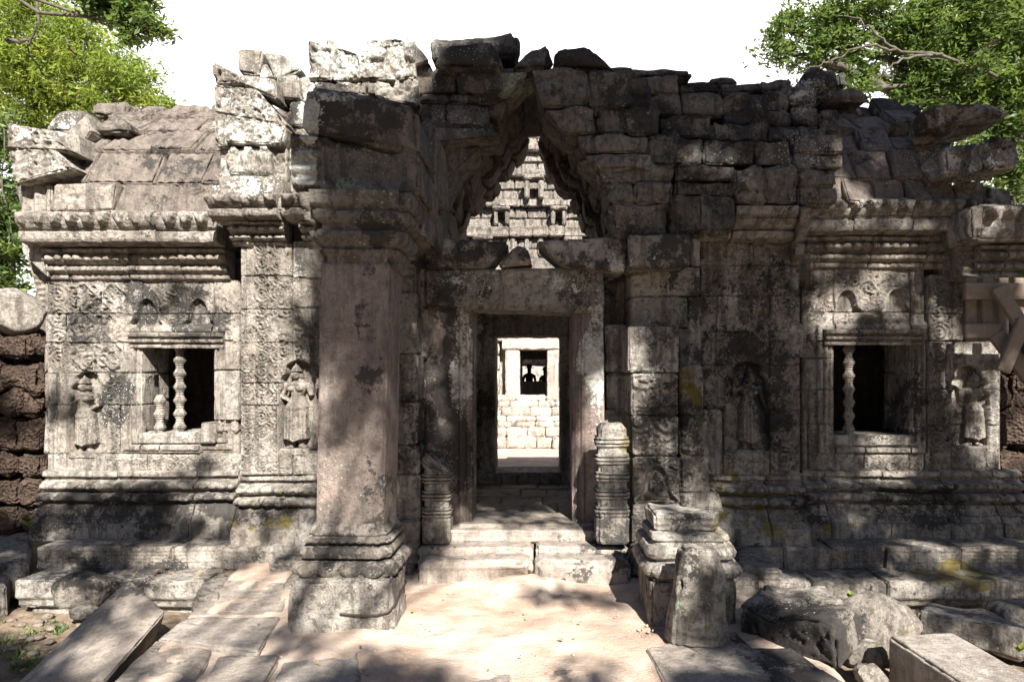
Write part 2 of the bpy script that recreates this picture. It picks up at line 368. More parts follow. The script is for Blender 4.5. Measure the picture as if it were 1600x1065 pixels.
def stone_mat(name, base=(.52, .482, .425), dark=(.3, .27, .235), pink=(.43, .355, .29), wgain=1., bgain=1., speck=1., bump=1., grime=.85):
    m = MB(name); P = m.pos(); t = m.attr('tint').outputs['Fac']; st = m.attr('stain'); sep = m.N('ShaderNodeSeparateColor'); m.L(st.outputs['Color'], sep.inputs[0])
    w_, b_, g_ = sep.outputs[0], sep.outputs[1], sep.outputs[2]; mo = st.outputs['Alpha']
    big = m.noise(1.3, 5, .6, P); mid = m.noise(7, 8, .68, P); fine = m.noise(42, 6, .7, P); vf = m.noise(160, 3, .6, P)
    c = m.mix(m.mr(m.math('ADD', big, m.math('MULTIPLY', t, .25)), .48, .75), base, dark)
    c = m.mix(m.math('MULTIPLY', m.mr(m.noise(2.1, 3, .5, P, .6), .54, .68), .45), c, pink)
    c = m.mix(m.math('MULTIPLY', m.mr(t, .0, 1.), .28), c, (.52, .45, .37))
    c = m.mix(m.math('MULTIPLY', m.mr(mid, .35, .62, 1., 0.), .4), c, (.13, .105, .09))
    c = m.mix(m.math('MULTIPLY', m.mr(fine, .5, .75), .4), c, (.55, .5, .43))
    stv = m.N('ShaderNodeVectorMath'); stv.operation = 'MULTIPLY'; m.L(P, stv.inputs[0]); stv.inputs[1].default_value = (11, 11, 1.3); streak = m.noise(1., 6, .65, stv.outputs[0])
    c = m.mix(m.math('MULTIPLY', m.mr(streak, .48, .6), .7*grime), c, (.085, .075, .065))
    c = m.mix(m.math('MULTIPLY', m.mr(m.noise(17, 8, .75, P), .5, .57), .72*grime), c, (.1, .085, .075))
    pv = m.vor(70, P); c = m.mix(m.math('MULTIPLY', m.mr(pv.outputs['Distance'], .28, .1), .45), c, (.07, .06, .05))
    # pale grey-green crustose flecks
    fl = m.vor(26, P); fd = m.math('SUBTRACT', m.math('ADD', fl.outputs['Distance'], m.math('MULTIPLY', fine, .35)), m.math('MULTIPLY', m.mr(m.noise(2.6, 4, .6, P), .45, .65), .2*speck)); c = m.mix(m.math('MULTIPLY', m.mr(fd, .26, .18), .75), c, (.36, .37, .31))
    # black algal stain, strengthened in the shaded zones to deepen their shade
    bb = m.math('ADD', m.math('MULTIPLY', mid, .55), m.math('MULTIPLY', fine, .35))
    thr = m.math('SUBTRACT', m.math('SUBTRACT', .62, m.math('MULTIPLY', m.mr(big, .4, .6), .135)), m.math('MULTIPLY', b_, .3*bgain))
    bm = m.mr(bb, thr, m.math('ADD', thr, .065)); c = m.mix(m.math('MULTIPLY', bm, .9), c, (.045, .042, .04))
    # moss
    thr = m.math('SUBTRACT', .68, m.math('MULTIPLY', mo, .36)); mm = m.mr(mid, thr, m.math('ADD', thr, .1)); c = m.mix(m.math('MULTIPLY', mm, .85), c, m.mix(fine, (.2, .13, .02), (.22, .2, .06)))
    # green lichen
    thr = m.math('SUBTRACT', .74, m.math('MULTIPLY', g_, .34)); gm = m.mr(m.math('ADD', m.math('MULTIPLY', mid, .6), m.math('MULTIPLY', fine, .42)), thr, m.math('ADD', thr, .05)); c = m.mix(m.math('MULTIPLY', gm, .85), c, (.33, .4, .27))
    # white lichen: crusts and round spots
    dv = m.N('ShaderNodeVectorMath'); dv.operation = 'ADD'; m.L(P, dv.inputs[0]); nn = m.N('ShaderNodeTexNoise'); nn.inputs['Scale'].default_value = 14; nn.inputs['Detail'].default_value = 3; m.L(P, nn.inputs['Vector'])
    sc = m.N('ShaderNodeVectorMath'); sc.operation = 'SCALE'; m.L(nn.outputs['Color'], sc.inputs[0]); sc.inputs[3].default_value = .035; m.L(sc.outputs[0], dv.inputs[1])
    v1 = m.vor(15, dv.outputs[0]); v2 = m.vor(38, dv.outputs[0])
    r1 = m.math('SUBTRACT', m.math('MULTIPLY', w_, .62), m.math('MULTIPLY', m.noise(3.2, 2, .5, P), .35)); s1 = m.mr(m.math('SUBTRACT', v1.outputs['Distance'], r1), 0., -.05)
    r2 = m.math('SUBTRACT', m.math('ADD', m.math('MULTIPLY', w_, .5), .165*speck), m.math('MULTIPLY', m.noise(5.5, 3, .6, P), .3)); s2 = m.mr(m.math('SUBTRACT', v2.outputs['Distance'], r2), 0., -.06)
    thr = m.math('SUBTRACT', .78, m.math('MULTIPLY', w_, .42*wgain)); s3 = m.mr(m.math('ADD', m.math('MULTIPLY', mid, .7), m.math('MULTIPLY', fine, .3)), thr, m.math('ADD', thr, .04))
    wm = m.math('MAXIMUM', m.math('MAXIMUM', s1, s2), s3); wcol = m.mix(m.mr(m.math('ADD', m.math('MULTIPLY', mid, .5), m.math('MULTIPLY', fine, .5)), .38, .6), (.3, .31, .27), (.76, .75, .7)); c = m.mix(m.math('MULTIPLY', wm, .86), c, wcol)
    m.L(c, m.b.inputs['Base Color'])
    pit = m.vor(55, P); pitm = m.mr(pit.outputs['Distance'], .0, .35)
    h = m.math('ADD', m.math('ADD', m.math('MULTIPLY', mid, 1.), m.math('MULTIPLY', fine, .45)), m.math('MULTIPLY', wm, .12))
    n1 = m.bump(h, 1.*bump, .065); n2 = m.bump(m.math('ADD', vf, m.math('MULTIPLY', pitm, .6)), .8*bump, .009, n1); m.L(n2, m.b.inputs['Normal'])
    return m.m
M_ST = stone_mat('weathered_sandstone')
M_ROOF = stone_mat('roof_sandstone', base=(.26, .215, .185), dark=(.16, .13, .115), pink=(.25, .185, .16), speck=.8, grime=.7)
M_ARCH = stone_mat('blackened_sandstone', base=(.23, .212, .185), dark=(.125, .117, .105), pink=(.25, .19, .16), grime=1., speck=1.25)
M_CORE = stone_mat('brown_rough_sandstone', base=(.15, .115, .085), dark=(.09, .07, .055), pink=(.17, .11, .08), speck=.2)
M_PIL = stone_mat('pillar_sandstone', base=(.3, .245, .222), dark=(.2, .155, .142), pink=(.34, .215, .185), speck=.8, bump=.8, grime=.55)
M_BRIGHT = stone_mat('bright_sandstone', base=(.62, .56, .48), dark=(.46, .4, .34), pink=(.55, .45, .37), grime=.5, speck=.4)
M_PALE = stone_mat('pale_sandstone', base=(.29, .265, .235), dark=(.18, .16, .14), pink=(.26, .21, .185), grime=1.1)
M_SLAB = stone_mat('paving_sandstone', base=(.36, .32, .28), dark=(.27, .23, .2), pink=(.34, .26, .2), speck=.1, bump=.5, grime=.45)

def laterite():
    m = MB('laterite'); P = m.pos(); v = m.vor(30, P); n = m.noise(9, 8, .7, P); f = m.noise(50, 4, .7, P)
    c = m.mix(m.mr(n, .35, .7), (.035, .025, .02), (.1, .068, .05)); c = m.mix(m.mr(v.outputs['Distance'], .1, .5), (.06, .035, .025), c); c = m.mix(m.math('MULTIPLY', m.mr(f, .6, .75), .5), c, (.4, .33, .26)); m.L(c, m.b.inputs['Base Color'])
    m.L(m.bump(m.math('ADD', m.math('MULTIPLY', v.outputs['Distance'], 1.), n), 1., .05), m.b.inputs['Normal']); return m.m
M_LAT = laterite()
def sand():
    m = MB('sandy_ground'); P = m.pos(); big = m.noise(.9, 4, .6, P); mid = m.noise(6, 6, .6, P); f = m.noise(60, 4, .7, P)
    sx = m.N('ShaderNodeSeparateXYZ'); m.L(P, sx.inputs[0])
    c = m.mix(m.mr(big, .38, .6), (.37, .27, .205), (.53, .43, .355)); c = m.mix(m.math('MULTIPLY', m.mr(mid, .45, .65), .4), c, (.32, .22, .155)); c = m.mix(m.math('MULTIPLY', m.mr(f, .52, .7), .5), c, (.62, .5, .41)); gv = m.vor(55, P); c = m.mix(m.math('MULTIPLY', m.mr(m.math('ADD', gv.outputs['Distance'], m.math('MULTIPLY', mid, .6)), .42, .32), .7), c, (.2, .14, .1))
    dirt = m.mix(m.mr(mid, .35, .65), (.12, .09, .065), (.24, .18, .13)); dirt = m.mix(m.math('MULTIPLY', m.mr(m.noise(20, 5, .7, P), .52, .65), .8), dirt, (.3, .24, .17))
    low = m.mr(m.math('ADD', sx.outputs[2], m.math('MULTIPLY', mid, .1)), -.12, -.02, 1., 0.)
    c = m.mix(low, c, dirt); m.L(c, m.b.inputs['Base Color'])
    m.L(m.bump(m.math('ADD', mid, m.math('MULTIPLY', f, .5)), .8, .03), m.b.inputs['Normal']); return m.m
M_SAND = sand()
def wood():
    m = MB('weathered_timber'); P = m.pos(); t = m.attr('tint').outputs['Fac']; mp = m.N('ShaderNodeMapping'); m.L(P, mp.inputs[0]); mp.inputs['Scale'].default_value = (3, 3, 3)
    co = m.N('ShaderNodeTexCoord'); n = m.noise(5, 6, .6, mp.outputs[0], 2.5); f = m.noise(90, 3, .6, P)
    c = m.mix(m.mr(n, .3, .7), (.18, .14, .105), (.1, .08, .06)); c = m.mix(m.math('MULTIPLY', f, .4), c, (.4, .3, .22)); c = m.mix(m.math('MULTIPLY', t, .35), c, (.22, .19, .17)); m.L(c, m.b.inputs['Base Color']); m.b.inputs['Roughness'].default_value = .75
    m.L(m.bump(m.math('ADD', n, m.math('MULTIPLY', f, .3)), .35, .01), m.b.inputs['Normal']); return m.m
M_WOOD = wood()
def leafm(name, a, b, tr=.45, c3=None):
    m = MB(name); t = m.attr('tint').outputs['Fac']; c = m.mix(t, a, b)
    if c3: c = m.mix(m.mr(t, .8, 1.), c, c3)
    m.L(c, m.b.inputs['Base Color']); m.b.inputs['Roughness'].default_value = .5; m.b.inputs['Specular IOR Level'].default_value = .35
    tl = m.N('ShaderNodeBsdfTranslucent'); m.L(m.mix(.5, c, (.3, .4, .05)), tl.inputs[0]); mx = m.N('ShaderNodeMixShader'); mx.inputs[0].default_value = tr; m.L(m.b.outputs[0], mx.inputs[1]); m.L(tl.outputs[0], mx.inputs[2]); m.L(mx.outputs[0], m.out.inputs[0]); return m.m
M_LF1 = leafm('feathery_leaves', (.12, .19, .03), (.34, .38, .08), .5, (.5, .45, .08))
M_LF2 = leafm('glossy_leaves', (.04, .085, .03), (.14, .2, .06), .4, (.26, .3, .13))
M_LF3 = leafm('canopy_leaves', (.04, .08, .02), (.08, .13, .03), .0)
def plain(name, col, rough=.8, n=20, k=.5):
    m = MB(name); P = m.pos(); f = m.noise(n, 5, .6, P); c = m.mix(m.mr(f, .3, .7), col, tuple(x*k for x in col)); m.L(c, m.b.inputs['Base Color']); m.b.inputs['Roughness'].default_value = rough; m.L(m.bump(f, .4, .02), m.b.inputs['Normal']); return m.m
M_BARK = plain('bark', (.115, .1, .08), .9, 12); M_CLOTH = plain('dark_cloth', (.03, .03, .035), .9); M_SKIN = plain('skin', (.2, .11, .08), .6)
M_PEB = plain('pebble_stone', (.2, .165, .135), .9, 30, .6); M_WIRE = plain('rusty_wire', (.06, .05, .045), .5, 60); M_DRY = leafm('dry_leaves', (.25, .1, .03), (.4, .22, .07), .1); M_YEL = leafm('yellow_leaf', (.7, .45, .05), (.8, .5, .05), .1)
# ================================================================ ground
def ground():
    b = Buf()
    xs = np.concatenate([[-400, -150, -60, -30, -15, -9], np.arange(-6.5, 6.5, .035), [9, 15, 30, 60, 150, 400]])
    ys = np.concatenate([[-300, -100, -40, -15, -5, 0], np.arange(1.8, 6.8, .035), [7, 8, 9, 11, 13, 15, 20, 30, 60, 150, 400]])
    A, B_ = np.meshgrid(xs, ys, indexing='ij'); x, y = A.ravel(), B_.ravel(); P = np.stack([x, y, x*0], -1)
    e = .18*fbm(P*1.7, 2)
    path = ss(-2.55, -2.2, x+e+(.2*(y-4)))*ss(2.0, 1.6, x+e-.1*(y-4)); path = np.where(y < 1.5, path*.9, path)
    z = -.36*(1-path)+.018*fbm(P*1.5, 3)+.02*fbm(P*5, 3)*(1-path)+.05*(1-path)*vnoise(P*1.3+4)
    z = z+.05*np.exp(-(((x+.05)/.3)**2+((y-5.42)/.25)**2))      # sand drifted against the broken step
    z = z+.012*vnoise(P*[7, 7, 1])+.007*fbm(P*[17, 17, 1], 2)-.012*ss(.3, .6, vnoise(P*[4.5, 3.2, 1]+9))
    z = np.where(y > 7.2, -.02, z)
    V = np.stack([x, y, z], -1); n = len(ys); i = np.arange(len(xs)-1)[:, None]; j = np.arange(n-1)[None, :]
    b.add(V, np.stack([i*n+j, (i+1)*n+j, (i+1)*n+j+1, i*n+j+1], -1).reshape(-1, 4)); o = b.build('ground', M_SAND, stain=False); tag(o, kind='structure')
ground()

# ================================================================ the gatehouse
GH = thing('temple_gatehouse', 'ruined carved sandstone temple gatehouse with central doorway, collapsed corbelled arch and two windowed wings', 'temple', (0, 6.3, 0))
YW = 6.6
def courses(buf, u0, u1, Y, vs, cutsets, th=.3, res=.0095, fn=None, back=False, j=1.2, wear=.011, amp=.006, r=.008, gap=.8, skip=None):
    """masonry wall: course lines vs (photo rows), vertical joints per course"""
    for k in range(len(vs)-1):
        cs = [u0]+list(cutsets[k])+[u1]
        for a, b in zip(cs[:-1], cs[1:]):
            if skip and skip(a, b, vs[k], vs[k+1]): continue
            dy = R.uniform(-.008, .01)
            stone(buf, quad([(a+.4, vs[k]+gap/3), (b-.4, vs[k]+gap/3), (b-.4, vs[k+1]-gap/3), (a+.4, vs[k+1]-gap/3)], Y+dy, th), res=res, r=r, amp=amp, wear=wear, fn=fn, back=back, ny=.14)
def niche(x, z, xc, z0, w, h, d):
    """arched recess with a lobed top"""
    t = (z-z0)/h; half = w*np.where(t < .62, 1., np.sqrt(np.clip(1-((t-.62)/.38)**2, 0, 1))*.93+.07*np.cos(t*40))
    return -d*ss(half+.012, half-.004, np.abs(x-xc))*ss(z0-.008, z0+.004, z)*ss(z0+h+.01, z0+h-.01, z)
def frame_h(x, z, R4, prof):
    """mitred frame mouldings around an opening (x0,x1,z0,z1)"""
    d = np.maximum(np.maximum(R4[0]-x, x-R4[1]), np.maximum(R4[2]-z, z-R4[3])); return np.interp(d, [p[0] for p in prof], [p[1] for p in prof])
def halfarch(x, z, xc, z0, w, h, d):
    t = np.clip((z-z0)/h, 0, 1); half = w*(1-t**2.2)**.5+w*.55*np.exp(-(t/.16)**2); m = ss(half+.008, half-.006, np.abs(x-xc))*ss(z0-.004, z0+.004, z)*ss(z0+h+.008, z0+h-.004, z)
    rim = np.exp(-((np.abs(x-xc)-half-.02)/.018)**2)*ss(z0-.01, z0+.02, z)*ss(z0+h+.03, z0+h, z)
    return -d*m+.016*rim*(1-m)

def wall_fn(Y, regs, niches=(), frames=(), arches=(), holes=()):
    def f(P):
        x, z = P[:, 0], P[:, 2]; h = np.zeros(len(x)); u = CU+x*FP/Y; v = CV-(z-EYE)*FP/Y
        for (a, b, c, d, kind, s, amp) in regs:
            m = ss(a-1, a+1.5, u)*ss(b+1, b-1.5, u)*ss(c-1, c+1.5, v)*ss(d+1, d-1.5, v)
            cell = s*Y/FP; xo = x-X(a, Y); zo = z-Z(d, Y)
            g = {'scroll': carve_scroll, 'foliage': carve_foliage, 'lozenge': carve_lozenge}[kind](xo, zo, cell)
            h = np.where(m > 0, h*(1-m)+m*amp*2.1*(g-.3), h)
        er = fbm(np.stack([x*3, x*0, z*3], -1)+3, 2); h = h+.011*(jcell(x+9, z+5, .055, 7)-.4); h = h*(.7+.7*ss(-.35, .2, er))
        Q = np.stack([x*1.9, x*0+Y, z*1.9], -1); sp = ss(.2, .34, fbm(Q+11, 3)); h = h*(1-sp)+sp*(-.012+.014*fbm(Q*7, 3))
        for (uc, vb, wu, hv, d) in niches:
            xc, z0, wv, hh = X(uc, Y), Z(vb, Y), wu*Y/FP, hv*Y/FP; n = niche(x, z, xc, z0, wv, hh, d)
            rim = np.exp(-((-niche(x, z, xc, z0-.01, wv+.022, hh+.035, 1.)-.5)/.32)**2)*.012
            h = np.where(n < -.002, n, h+rim)
        for (R4, prof, wid) in frames:
            x0, x1, z0, z1 = X(R4[0], Y), X(R4[1], Y), Z(R4[3], Y), Z(R4[2], Y); d = np.maximum(np.maximum(x0-x, x-x1), np.maximum(z0-z, z-z1))
            h = np.where(d < wid, frame_h(x, z, (x0, x1, z0, z1), prof), h)
        for (uc, vb, wu, hv, d) in arches:
            a = halfarch(x, z, X(uc, Y), Z(vb, Y), wu*Y/FP, hv*Y/FP, d); h = np.where(np.abs(a) > .004, a, h)
        for (uc, vc, r) in holes:
            h = h-.03*ss(r*Y/FP*1.3, r*Y/FP*.7, np.hypot(x-X(uc, Y), z-Z(vc, Y)))
        return h
    return f
FR = [(0, -.012), (.018, -.012), (.022, .014), (.04, .014), (.044, -.008), (.06, -.008), (.064, .024), (.095, .024), (.1, -.002), (.115, -.002), (.119, .036), (.165, .036), (.17, .01), (.19, .01)]

def devata(parent, uc, vb, hv, Y, label, pose=0, wide=1.):
    """relief of a standing female figure, one continuous mesh"""
    H = hv*Y/FP; xc = X(uc, Y); zb = Z(vb, Y); res = .0045
    nx, nz = int(H*.76*wide/res), int(H*1.06/res); s = np.linspace(-.38*wide, .38*wide, nx); t = np.linspace(-.03, 1.03, nz); Sg, T = np.meshgrid(s, t, indexing='ij')
    hmap = np.full(Sg.shape, -.02); sg = 1 if pose in (0, 2) else -1; s_ = Sg*sg/1.22
    def cap(a, b, ra, rb, base=.0, fl=1.):
        nonlocal hmap
        ax, az = a; bx, bz = b; dx, dz = bx-ax, bz-az; L = dx*dx+dz*dz+1e-9; q = np.clip(((s_-ax)*dx+(T-az)*dz)/L, 0, 1); rr = ra+(rb-ra)*q
        d = np.hypot(s_-ax-q*dx, T-az-q*dz); h = base+fl*np.sqrt(np.clip(rr*rr-d*d, 0, None)); h = np.where(d < rr, h, -.02)
        k = .012; m = np.maximum(hmap, h); hmap = np.where((hmap > -.01) & (h > -.01), m+k*np.exp(-((hmap-h)/.02)**2)*.4, m)
    def ell(cx, cz, rx, rz, rh, base=0.):
        nonlocal hmap
        d2 = ((s_-cx)/rx)**2+((T-cz)/rz)**2; hmap = np.maximum(hmap, np.where(d2 < 1, base+rh*np.sqrt(np.clip(1-d2, 0, None)), -.02))
    sway = lambda t_: .012*np.sin(t_*6)
    tt = T; wd = np.interp(tt, [.085, .12, .3, .47, .5, .56, .62, .7, .755, .79, .8], [.0, .125, .108, .1, .104, .082, .056, .082, .1, .07, .0]); d = np.abs(s_-sway(tt))/np.maximum(wd, 1e-4)
    hb = np.where((d < 1) & (tt > .085) & (tt < .8), .03+(.075+.025*ss(.6, .35, tt))*np.sqrt(np.clip(1-d**2, 0, None)), -.02); hmap = np.maximum(hmap, hb)
    cap((-.04, .78), (0, .84), .034, .03, .03); cap((0, .78), (0, .84), .032, .03, .035)           # neck
    ell(0, .862, .04, .062, .075, .06); ell(0, .915, .046, .02, .075, .06); ell(0, .94, .036, .02, .07, .055); ell(0, .962, .026, .018, .06, .05); cap((0, .965), (0, 1.02), .02, .007, .05)   # head, diadem, crown
    pass
    ell(-.045, .85, .01, .03, .03, .04); ell(.045, .85, .01, .03, .03, .04)                # ears
    ell(0, .86, .01, .02, .022, .132); ell(-.02, .876, .013, .006, .006, .125); ell(.02, .876, .013, .006, .006, .125); ell(0, .835, .018, .007, .01, .122)
    for sx in (-1, 1): ell(.04*sx, .705, .036, .036, .045, .085)
    if pose in (0, 1):
        cap((-.105, .755), (-.135, .64), .028, .024, .03); cap((-.135, .64), (-.15, .76), .022, .018, .035); ell(-.15, .775, .022, .025, .022, .04); cap((-.15, .78), (-.2, .83), .012, .008, .035)
        cap((.105, .755), (.15, .62), .028, .024, .03); cap((.15, .62), (.02, .54), .022, .018, .055); ell(.0, .535, .03, .018, .02, .075)
    elif pose == 2:
        cap((-.105, .755), (-.15, .66), .028, .023, .03); cap((-.15, .66), (-.14, .8), .022, .017, .035); ell(-.14, .815, .022, .026, .02, .04); cap((-.14, .83), (-.17, .87), .014, .01, .04)
        cap((.105, .755), (.14, .6), .028, .023, .03); cap((.14, .6), (.19, .47), .022, .016, .03); ell(.195, .455, .018, .026, .02, .035)
    for sx in (-1, 1):                                                                       # ankles and feet turned out
        cap((.045*sx, .1), (.045*sx, .045), .026, .022, .03); cap((.04*sx, .03), (.085*sx, .018), .022, .016, .045)
    body = (hmap > 0) & (tt < .5) & (tt > .1) & (np.abs(s_) < .125)
    hmap = hmap+np.where(body, .004*np.cos(s_*190)*ss(.1, .5, 1-tt), 0)                       # skirt pleats
    for zz, w_ in ((.505, .012), (.485, .007)):                                                # hip belt sagging in front
        g = np.exp(-((tt-zz+.02*np.cos(s_*14))/w_)**2); hmap = hmap+np.where((hmap > 0) & (np.abs(s_) < .11), .012*g, 0)
    hmap = hmap+np.where((hmap > 0) & (np.abs(s_) < .07), .008*np.exp(-((tt-.765+s_**2*6)/.008)**2), 0)
    hmap = hmap+np.where((hmap > 0) & (np.abs(s_) < .02) & (tt < .5) & (tt > .13), .008, 0)
    P = np.stack([Sg.ravel()*9, Sg.ravel()*0+R.random()*30, T.ravel()*9], -1); er = (.006*fbm(P*1.4, 3)).reshape(Sg.shape)
    ok = hmap > 0; y = Y-np.where(ok, (hmap*1.2+er)*H, -.015)
    V = np.stack([xc+Sg*H, y, zb+T*H], -1).reshape(-1, 3); n = nz; i = np.arange(nx-1)[:, None]; j = np.arange(n-1)[None, :]
    q = np.stack([i*n+j, (i+1)*n+j, (i+1)*n+j+1, i*n+j+1], -1).reshape(-1, 4); q = q[ok.ravel()[q].any(1)]
    used = np.unique(q); mp = np.zeros(len(V), int); mp[used] = np.arange(len(used)); b = Buf(); b.add(V[used], mp[q], tint=.85)
    stone(b, hexa(xc-.17*H, xc+.17*H, Y-.13*H, Y+.02, zb-.07*H, zb+.01*H), res=.01, r=.008, amp=.004, wear=.006)
    o = b.build('devata_relief', M_ST, parent); o['label'] = label; return o

# ---- side wings -------------------------------------------------------
def holes_cut(u0, u1, v0, v1, op):
    return u0 >= op[0]-1 and u1 <= op[1]+1 and v0 >= op[2]-1 and v1 <= op[3]+1

# left wing wall
WL = Buf(); OPL = (222, 334, 538, 676); regs = [(75, 108, 440, 708, 'scroll', 33, .016), (110, 200, 442, 578, 'lozenge', 46, .02), (160, 196, 580, 708, 'scroll', 26, .012), (200, 362, 437, 448, 'scroll', 10, .008), (205, 362, 450, 512, 'foliage', 34, .016), (75, 370, 712, 738, 'scroll', 20, .012)]
fL = wall_fn(YW, regs, niches=[(137, 706, 27, 126, .11)], frames=[(OPL, FR, .19)], arches=[(229, 507, 15, 40, .06), (310, 507, 15, 40, .06)], holes=[(187, 640, 2.5), (238, 530, 3)])
fL1 = wall_fn(6.6, regs, niches=[(137, 706, 24, 122, .085)])
VSL = [437, 490, 535, 582, 632, 708]
courses(WL, 74, OPL[0], YW, VSL, [[122, 161], [106, 161], [99, 146], [88, 150], [88, 160, 190]], th=.3, fn=fL)
courses(WL, OPL[0], OPL[1], YW, [437, 490, 538], [[], []], th=.3, fn=fL)
courses(WL, OPL[0], OPL[1]-20, YW, [677, 708], [[252]], th=.3, fn=fL)
courses(WL, OPL[1], 374, YW, [437, 490, 532, 578, 656], [[], [], [], []], th=.3, fn=fL, j=0)
courses(WL, 314, 374, YW+.05, [660, 708], [[]], th=.3, fn=fL)
courses(WL, 74, 497, YW, [708, 742], [[150, 232, 310, 385]], th=.3, fn=fL)
# left end wall of the wing, running back
stone(WL, hexa(X(74, YW), X(74, YW)+.3, YW+.3, 8.5, .1, 2.6), res=.06, amp=.02)
for v0, v1 in ((437, 490), (490, 535), (535, 582), (582, 640), (640, 708)): stone(WL, rq(68, v0, 76, v1, YW+.06, .3), res=.02)
WL.build('wall', M_ST, GH)
# right wing wall
WR = Buf(); OPR = (1303, 1421, 534, 680); regsR = [(1255, 1290, 440, 730, 'scroll', 34, .016), (1290, 1444, 420, 432, 'scroll', 11, .008), (1290, 1444, 434, 512, 'foliage', 36, .018), (1450, 1486, 430, 706, 'scroll', 34, .017), (1488, 1506, 430, 600, 'scroll', 18, .012), (1540, 1562, 560, 706, 'scroll', 22, .014), (1250, 1560, 712, 735, 'scroll', 22, .01)]
fR = wall_fn(YW, regsR, niches=[(1515, 698, 28, 128, .11)], frames=[(OPR, FR, .17)], arches=[(1323, 488, 15, 34, .06), (1400, 488, 15, 36, .06)], holes=[(1452, 553, 4), (1432, 587, 2.5), (1264, 451, 3), (1281, 462, 2.5), (1330, 433, 2), (1370, 433, 2), (1413, 431, 2)])
courses(WR, 1253, OPR[0], YW, [419, 487, 533, 560, 608, 662, 735], [[], [], [], [], [1262], [1262]], th=.3, fn=fR)
courses(WR, OPR[0], OPR[1], YW, [419, 487, 534], [[], []], th=.3, fn=fR)
courses(WR, OPR[0], OPR[1], YW, [681, 735], [[1350]], th=.3, fn=fR)
courses(WR, OPR[1], 1444, YW, [419, 490, 531, 607, 666, 735], [[]]*5, th=.3, fn=fR)
courses(WR, 1446, 1562, YW, [533, 608, 664, 735], [[1478], [1538], [1486, 1540]], th=.3, fn=fR)
courses(WR, 1452, 1505, YW-.02, [429, 490, 532], [[1487], [1487]], th=.3, fn=fR)
stone(WR, hexa(X(1562, YW)-.3, X(1562, YW)+.02, YW+.3, 8.5, .1, 2.6), res=.06, amp=.02)
WR.build('wall', M_ST, GH)

# windows: reveals, sill, balusters
def baluster(parent, u, v0, v1, Y, rad=.056, broken=False):
    zb, zt = Z(v1, Y), Z(v0, Y); H = zt-zb; unit = .13; n = 60; zz = np.arange(0, H, .003); r = []
    for z in zz:
        t = (z/unit) % 1; w = .62+.38*abs(sin(t*pi))**1.5
        for c, a, wd in ((.5, .28, .05), (.38, .2, .035), (.62, .2, .035), (.0, .18, .04), (1., .18, .04), (.2, .1, .03), (.8, .1, .03)): w += a*math.exp(-((t-c)/wd)**2)
        r.append(rad*w*.86)
    r[0] = r[-1] = rad*.9
    if broken: r[-1] = r[-2]*.6
    b = Buf(); xc = X(u, Y); a = np.arange(28)/28*2*pi; r = np.array(r); m = len(zz)
    P = np.stack([np.cos(a)[None, :]*r[:, None], np.sin(a)[None, :]*r[:, None], np.repeat(zz[:, None], 28, 1)], -1).reshape(-1, 3); P[:, :2] *= (1+.05*fbm(P*30+R.random()*9, 2))[:, None]
    i = np.arange(m-1)[:, None]; j = np.arange(28)[None, :]; q = np.stack([i*28+j, i*28+(j+1) % 28, (i+1)*28+(j+1) % 28, (i+1)*28+j], -1).reshape(-1, 4)
    P = np.concatenate([P+[xc, Y, zb], [[xc, Y, zb+zz[-1]+.004]]]); jj = np.arange(28); tt = np.stack([(m-1)*28+jj, (m-1)*28+(jj+1) % 28, np.full(28, m*28)], -1)
    b.add(P, q, tt, tint=.9); return b.build('baluster', M_ST, parent)
def window(op, Y, label, bal):
    root = part_empty('window', GH, (X((op[0]+op[1])/2, Y), Y, Z(op[3], Y)), label)
    x0, x1, z0, z1 = X(op[0], Y), X(op[1], Y), Z(op[3], Y), Z(op[2], Y)
    f = Buf(); D = .5
    for k, (za, zb) in enumerate(((z0, z0+(z1-z0)*.35), (z0+(z1-z0)*.35, z0+(z1-z0)*.68), (z0+(z1-z0)*.68, z1))):
        stone(f, hexa(x0-.22, x0+.0, Y+.02, Y+D, za, zb), res=.02, amp=.012); stone(f, hexa(x1, x1+.22, Y+.02, Y+D, za, zb), res=.02, amp=.012)
    stone(f, hexa(x0-.2, x1+.2, Y+.02, Y+D, z1, z1+.2), res=.02, amp=.01); f.build('frame', M_ST, root)
    s = Buf(); stone(s, hexa(x0-.02, x1+.02, Y-.03, Y+D, z0-.1, z0+.005), res=.014, r=.012, amp=.008, wear=.02)
    s.build('sill', M_ST, root)
    l = Buf(); strip(l, [(0, z1-.035), (.045, z1-.035), (.05, z1-.01), (.03, z1), (.03, z1+.015), (.07, z1+.02), (.075, z1+.045), (.05, z1+.05), (.05, z1+.065), (.09, z1+.075), (.1, z1+.11), (.06, z1+.115), (.02, z1+.12)], x0-.11, x1+.11, Y, [x0+.2], noise=.004)
    l.build('lintel', M_ST, root)
    for (u, va, vb, br) in bal: baluster(root, u, va, vb, Y+.1, broken=br)
    return root
for x0, x1 in ((-4.75, -1.95), (2.0, 4.45)):
    bb_ = Buf()
    stone(bb_, hexa(x0, x1, 6.8, 8.5, 2.6, 2.75), res=.15); stone(bb_, hexa(x0, x0+.1, 6.85, 8.5, 0, 2.7), res=.15); stone(bb_, hexa(x1-.1, x1, 6.85, 8.5, 0, 2.7), res=.15); stone(bb_, hexa(x0, x1, 6.9, 8.5, .3, .5), res=.15); stone(bb_, hexa(x0, x1, 8.3, 8.45, .3, 2.7), res=.15)
    if x0 > 0: stone(bb_, hexa(X(1440, 6.8), X(1460, 6.8), 6.75, 6.95, .3, 2.8), res=.1); stone(bb_, hexa(X(1500, 6.8), X(1570, 6.8), 6.85, 7.0, .3, 2.8), res=.1)
    bb_.build('inner_wall', M_CORE, GH)
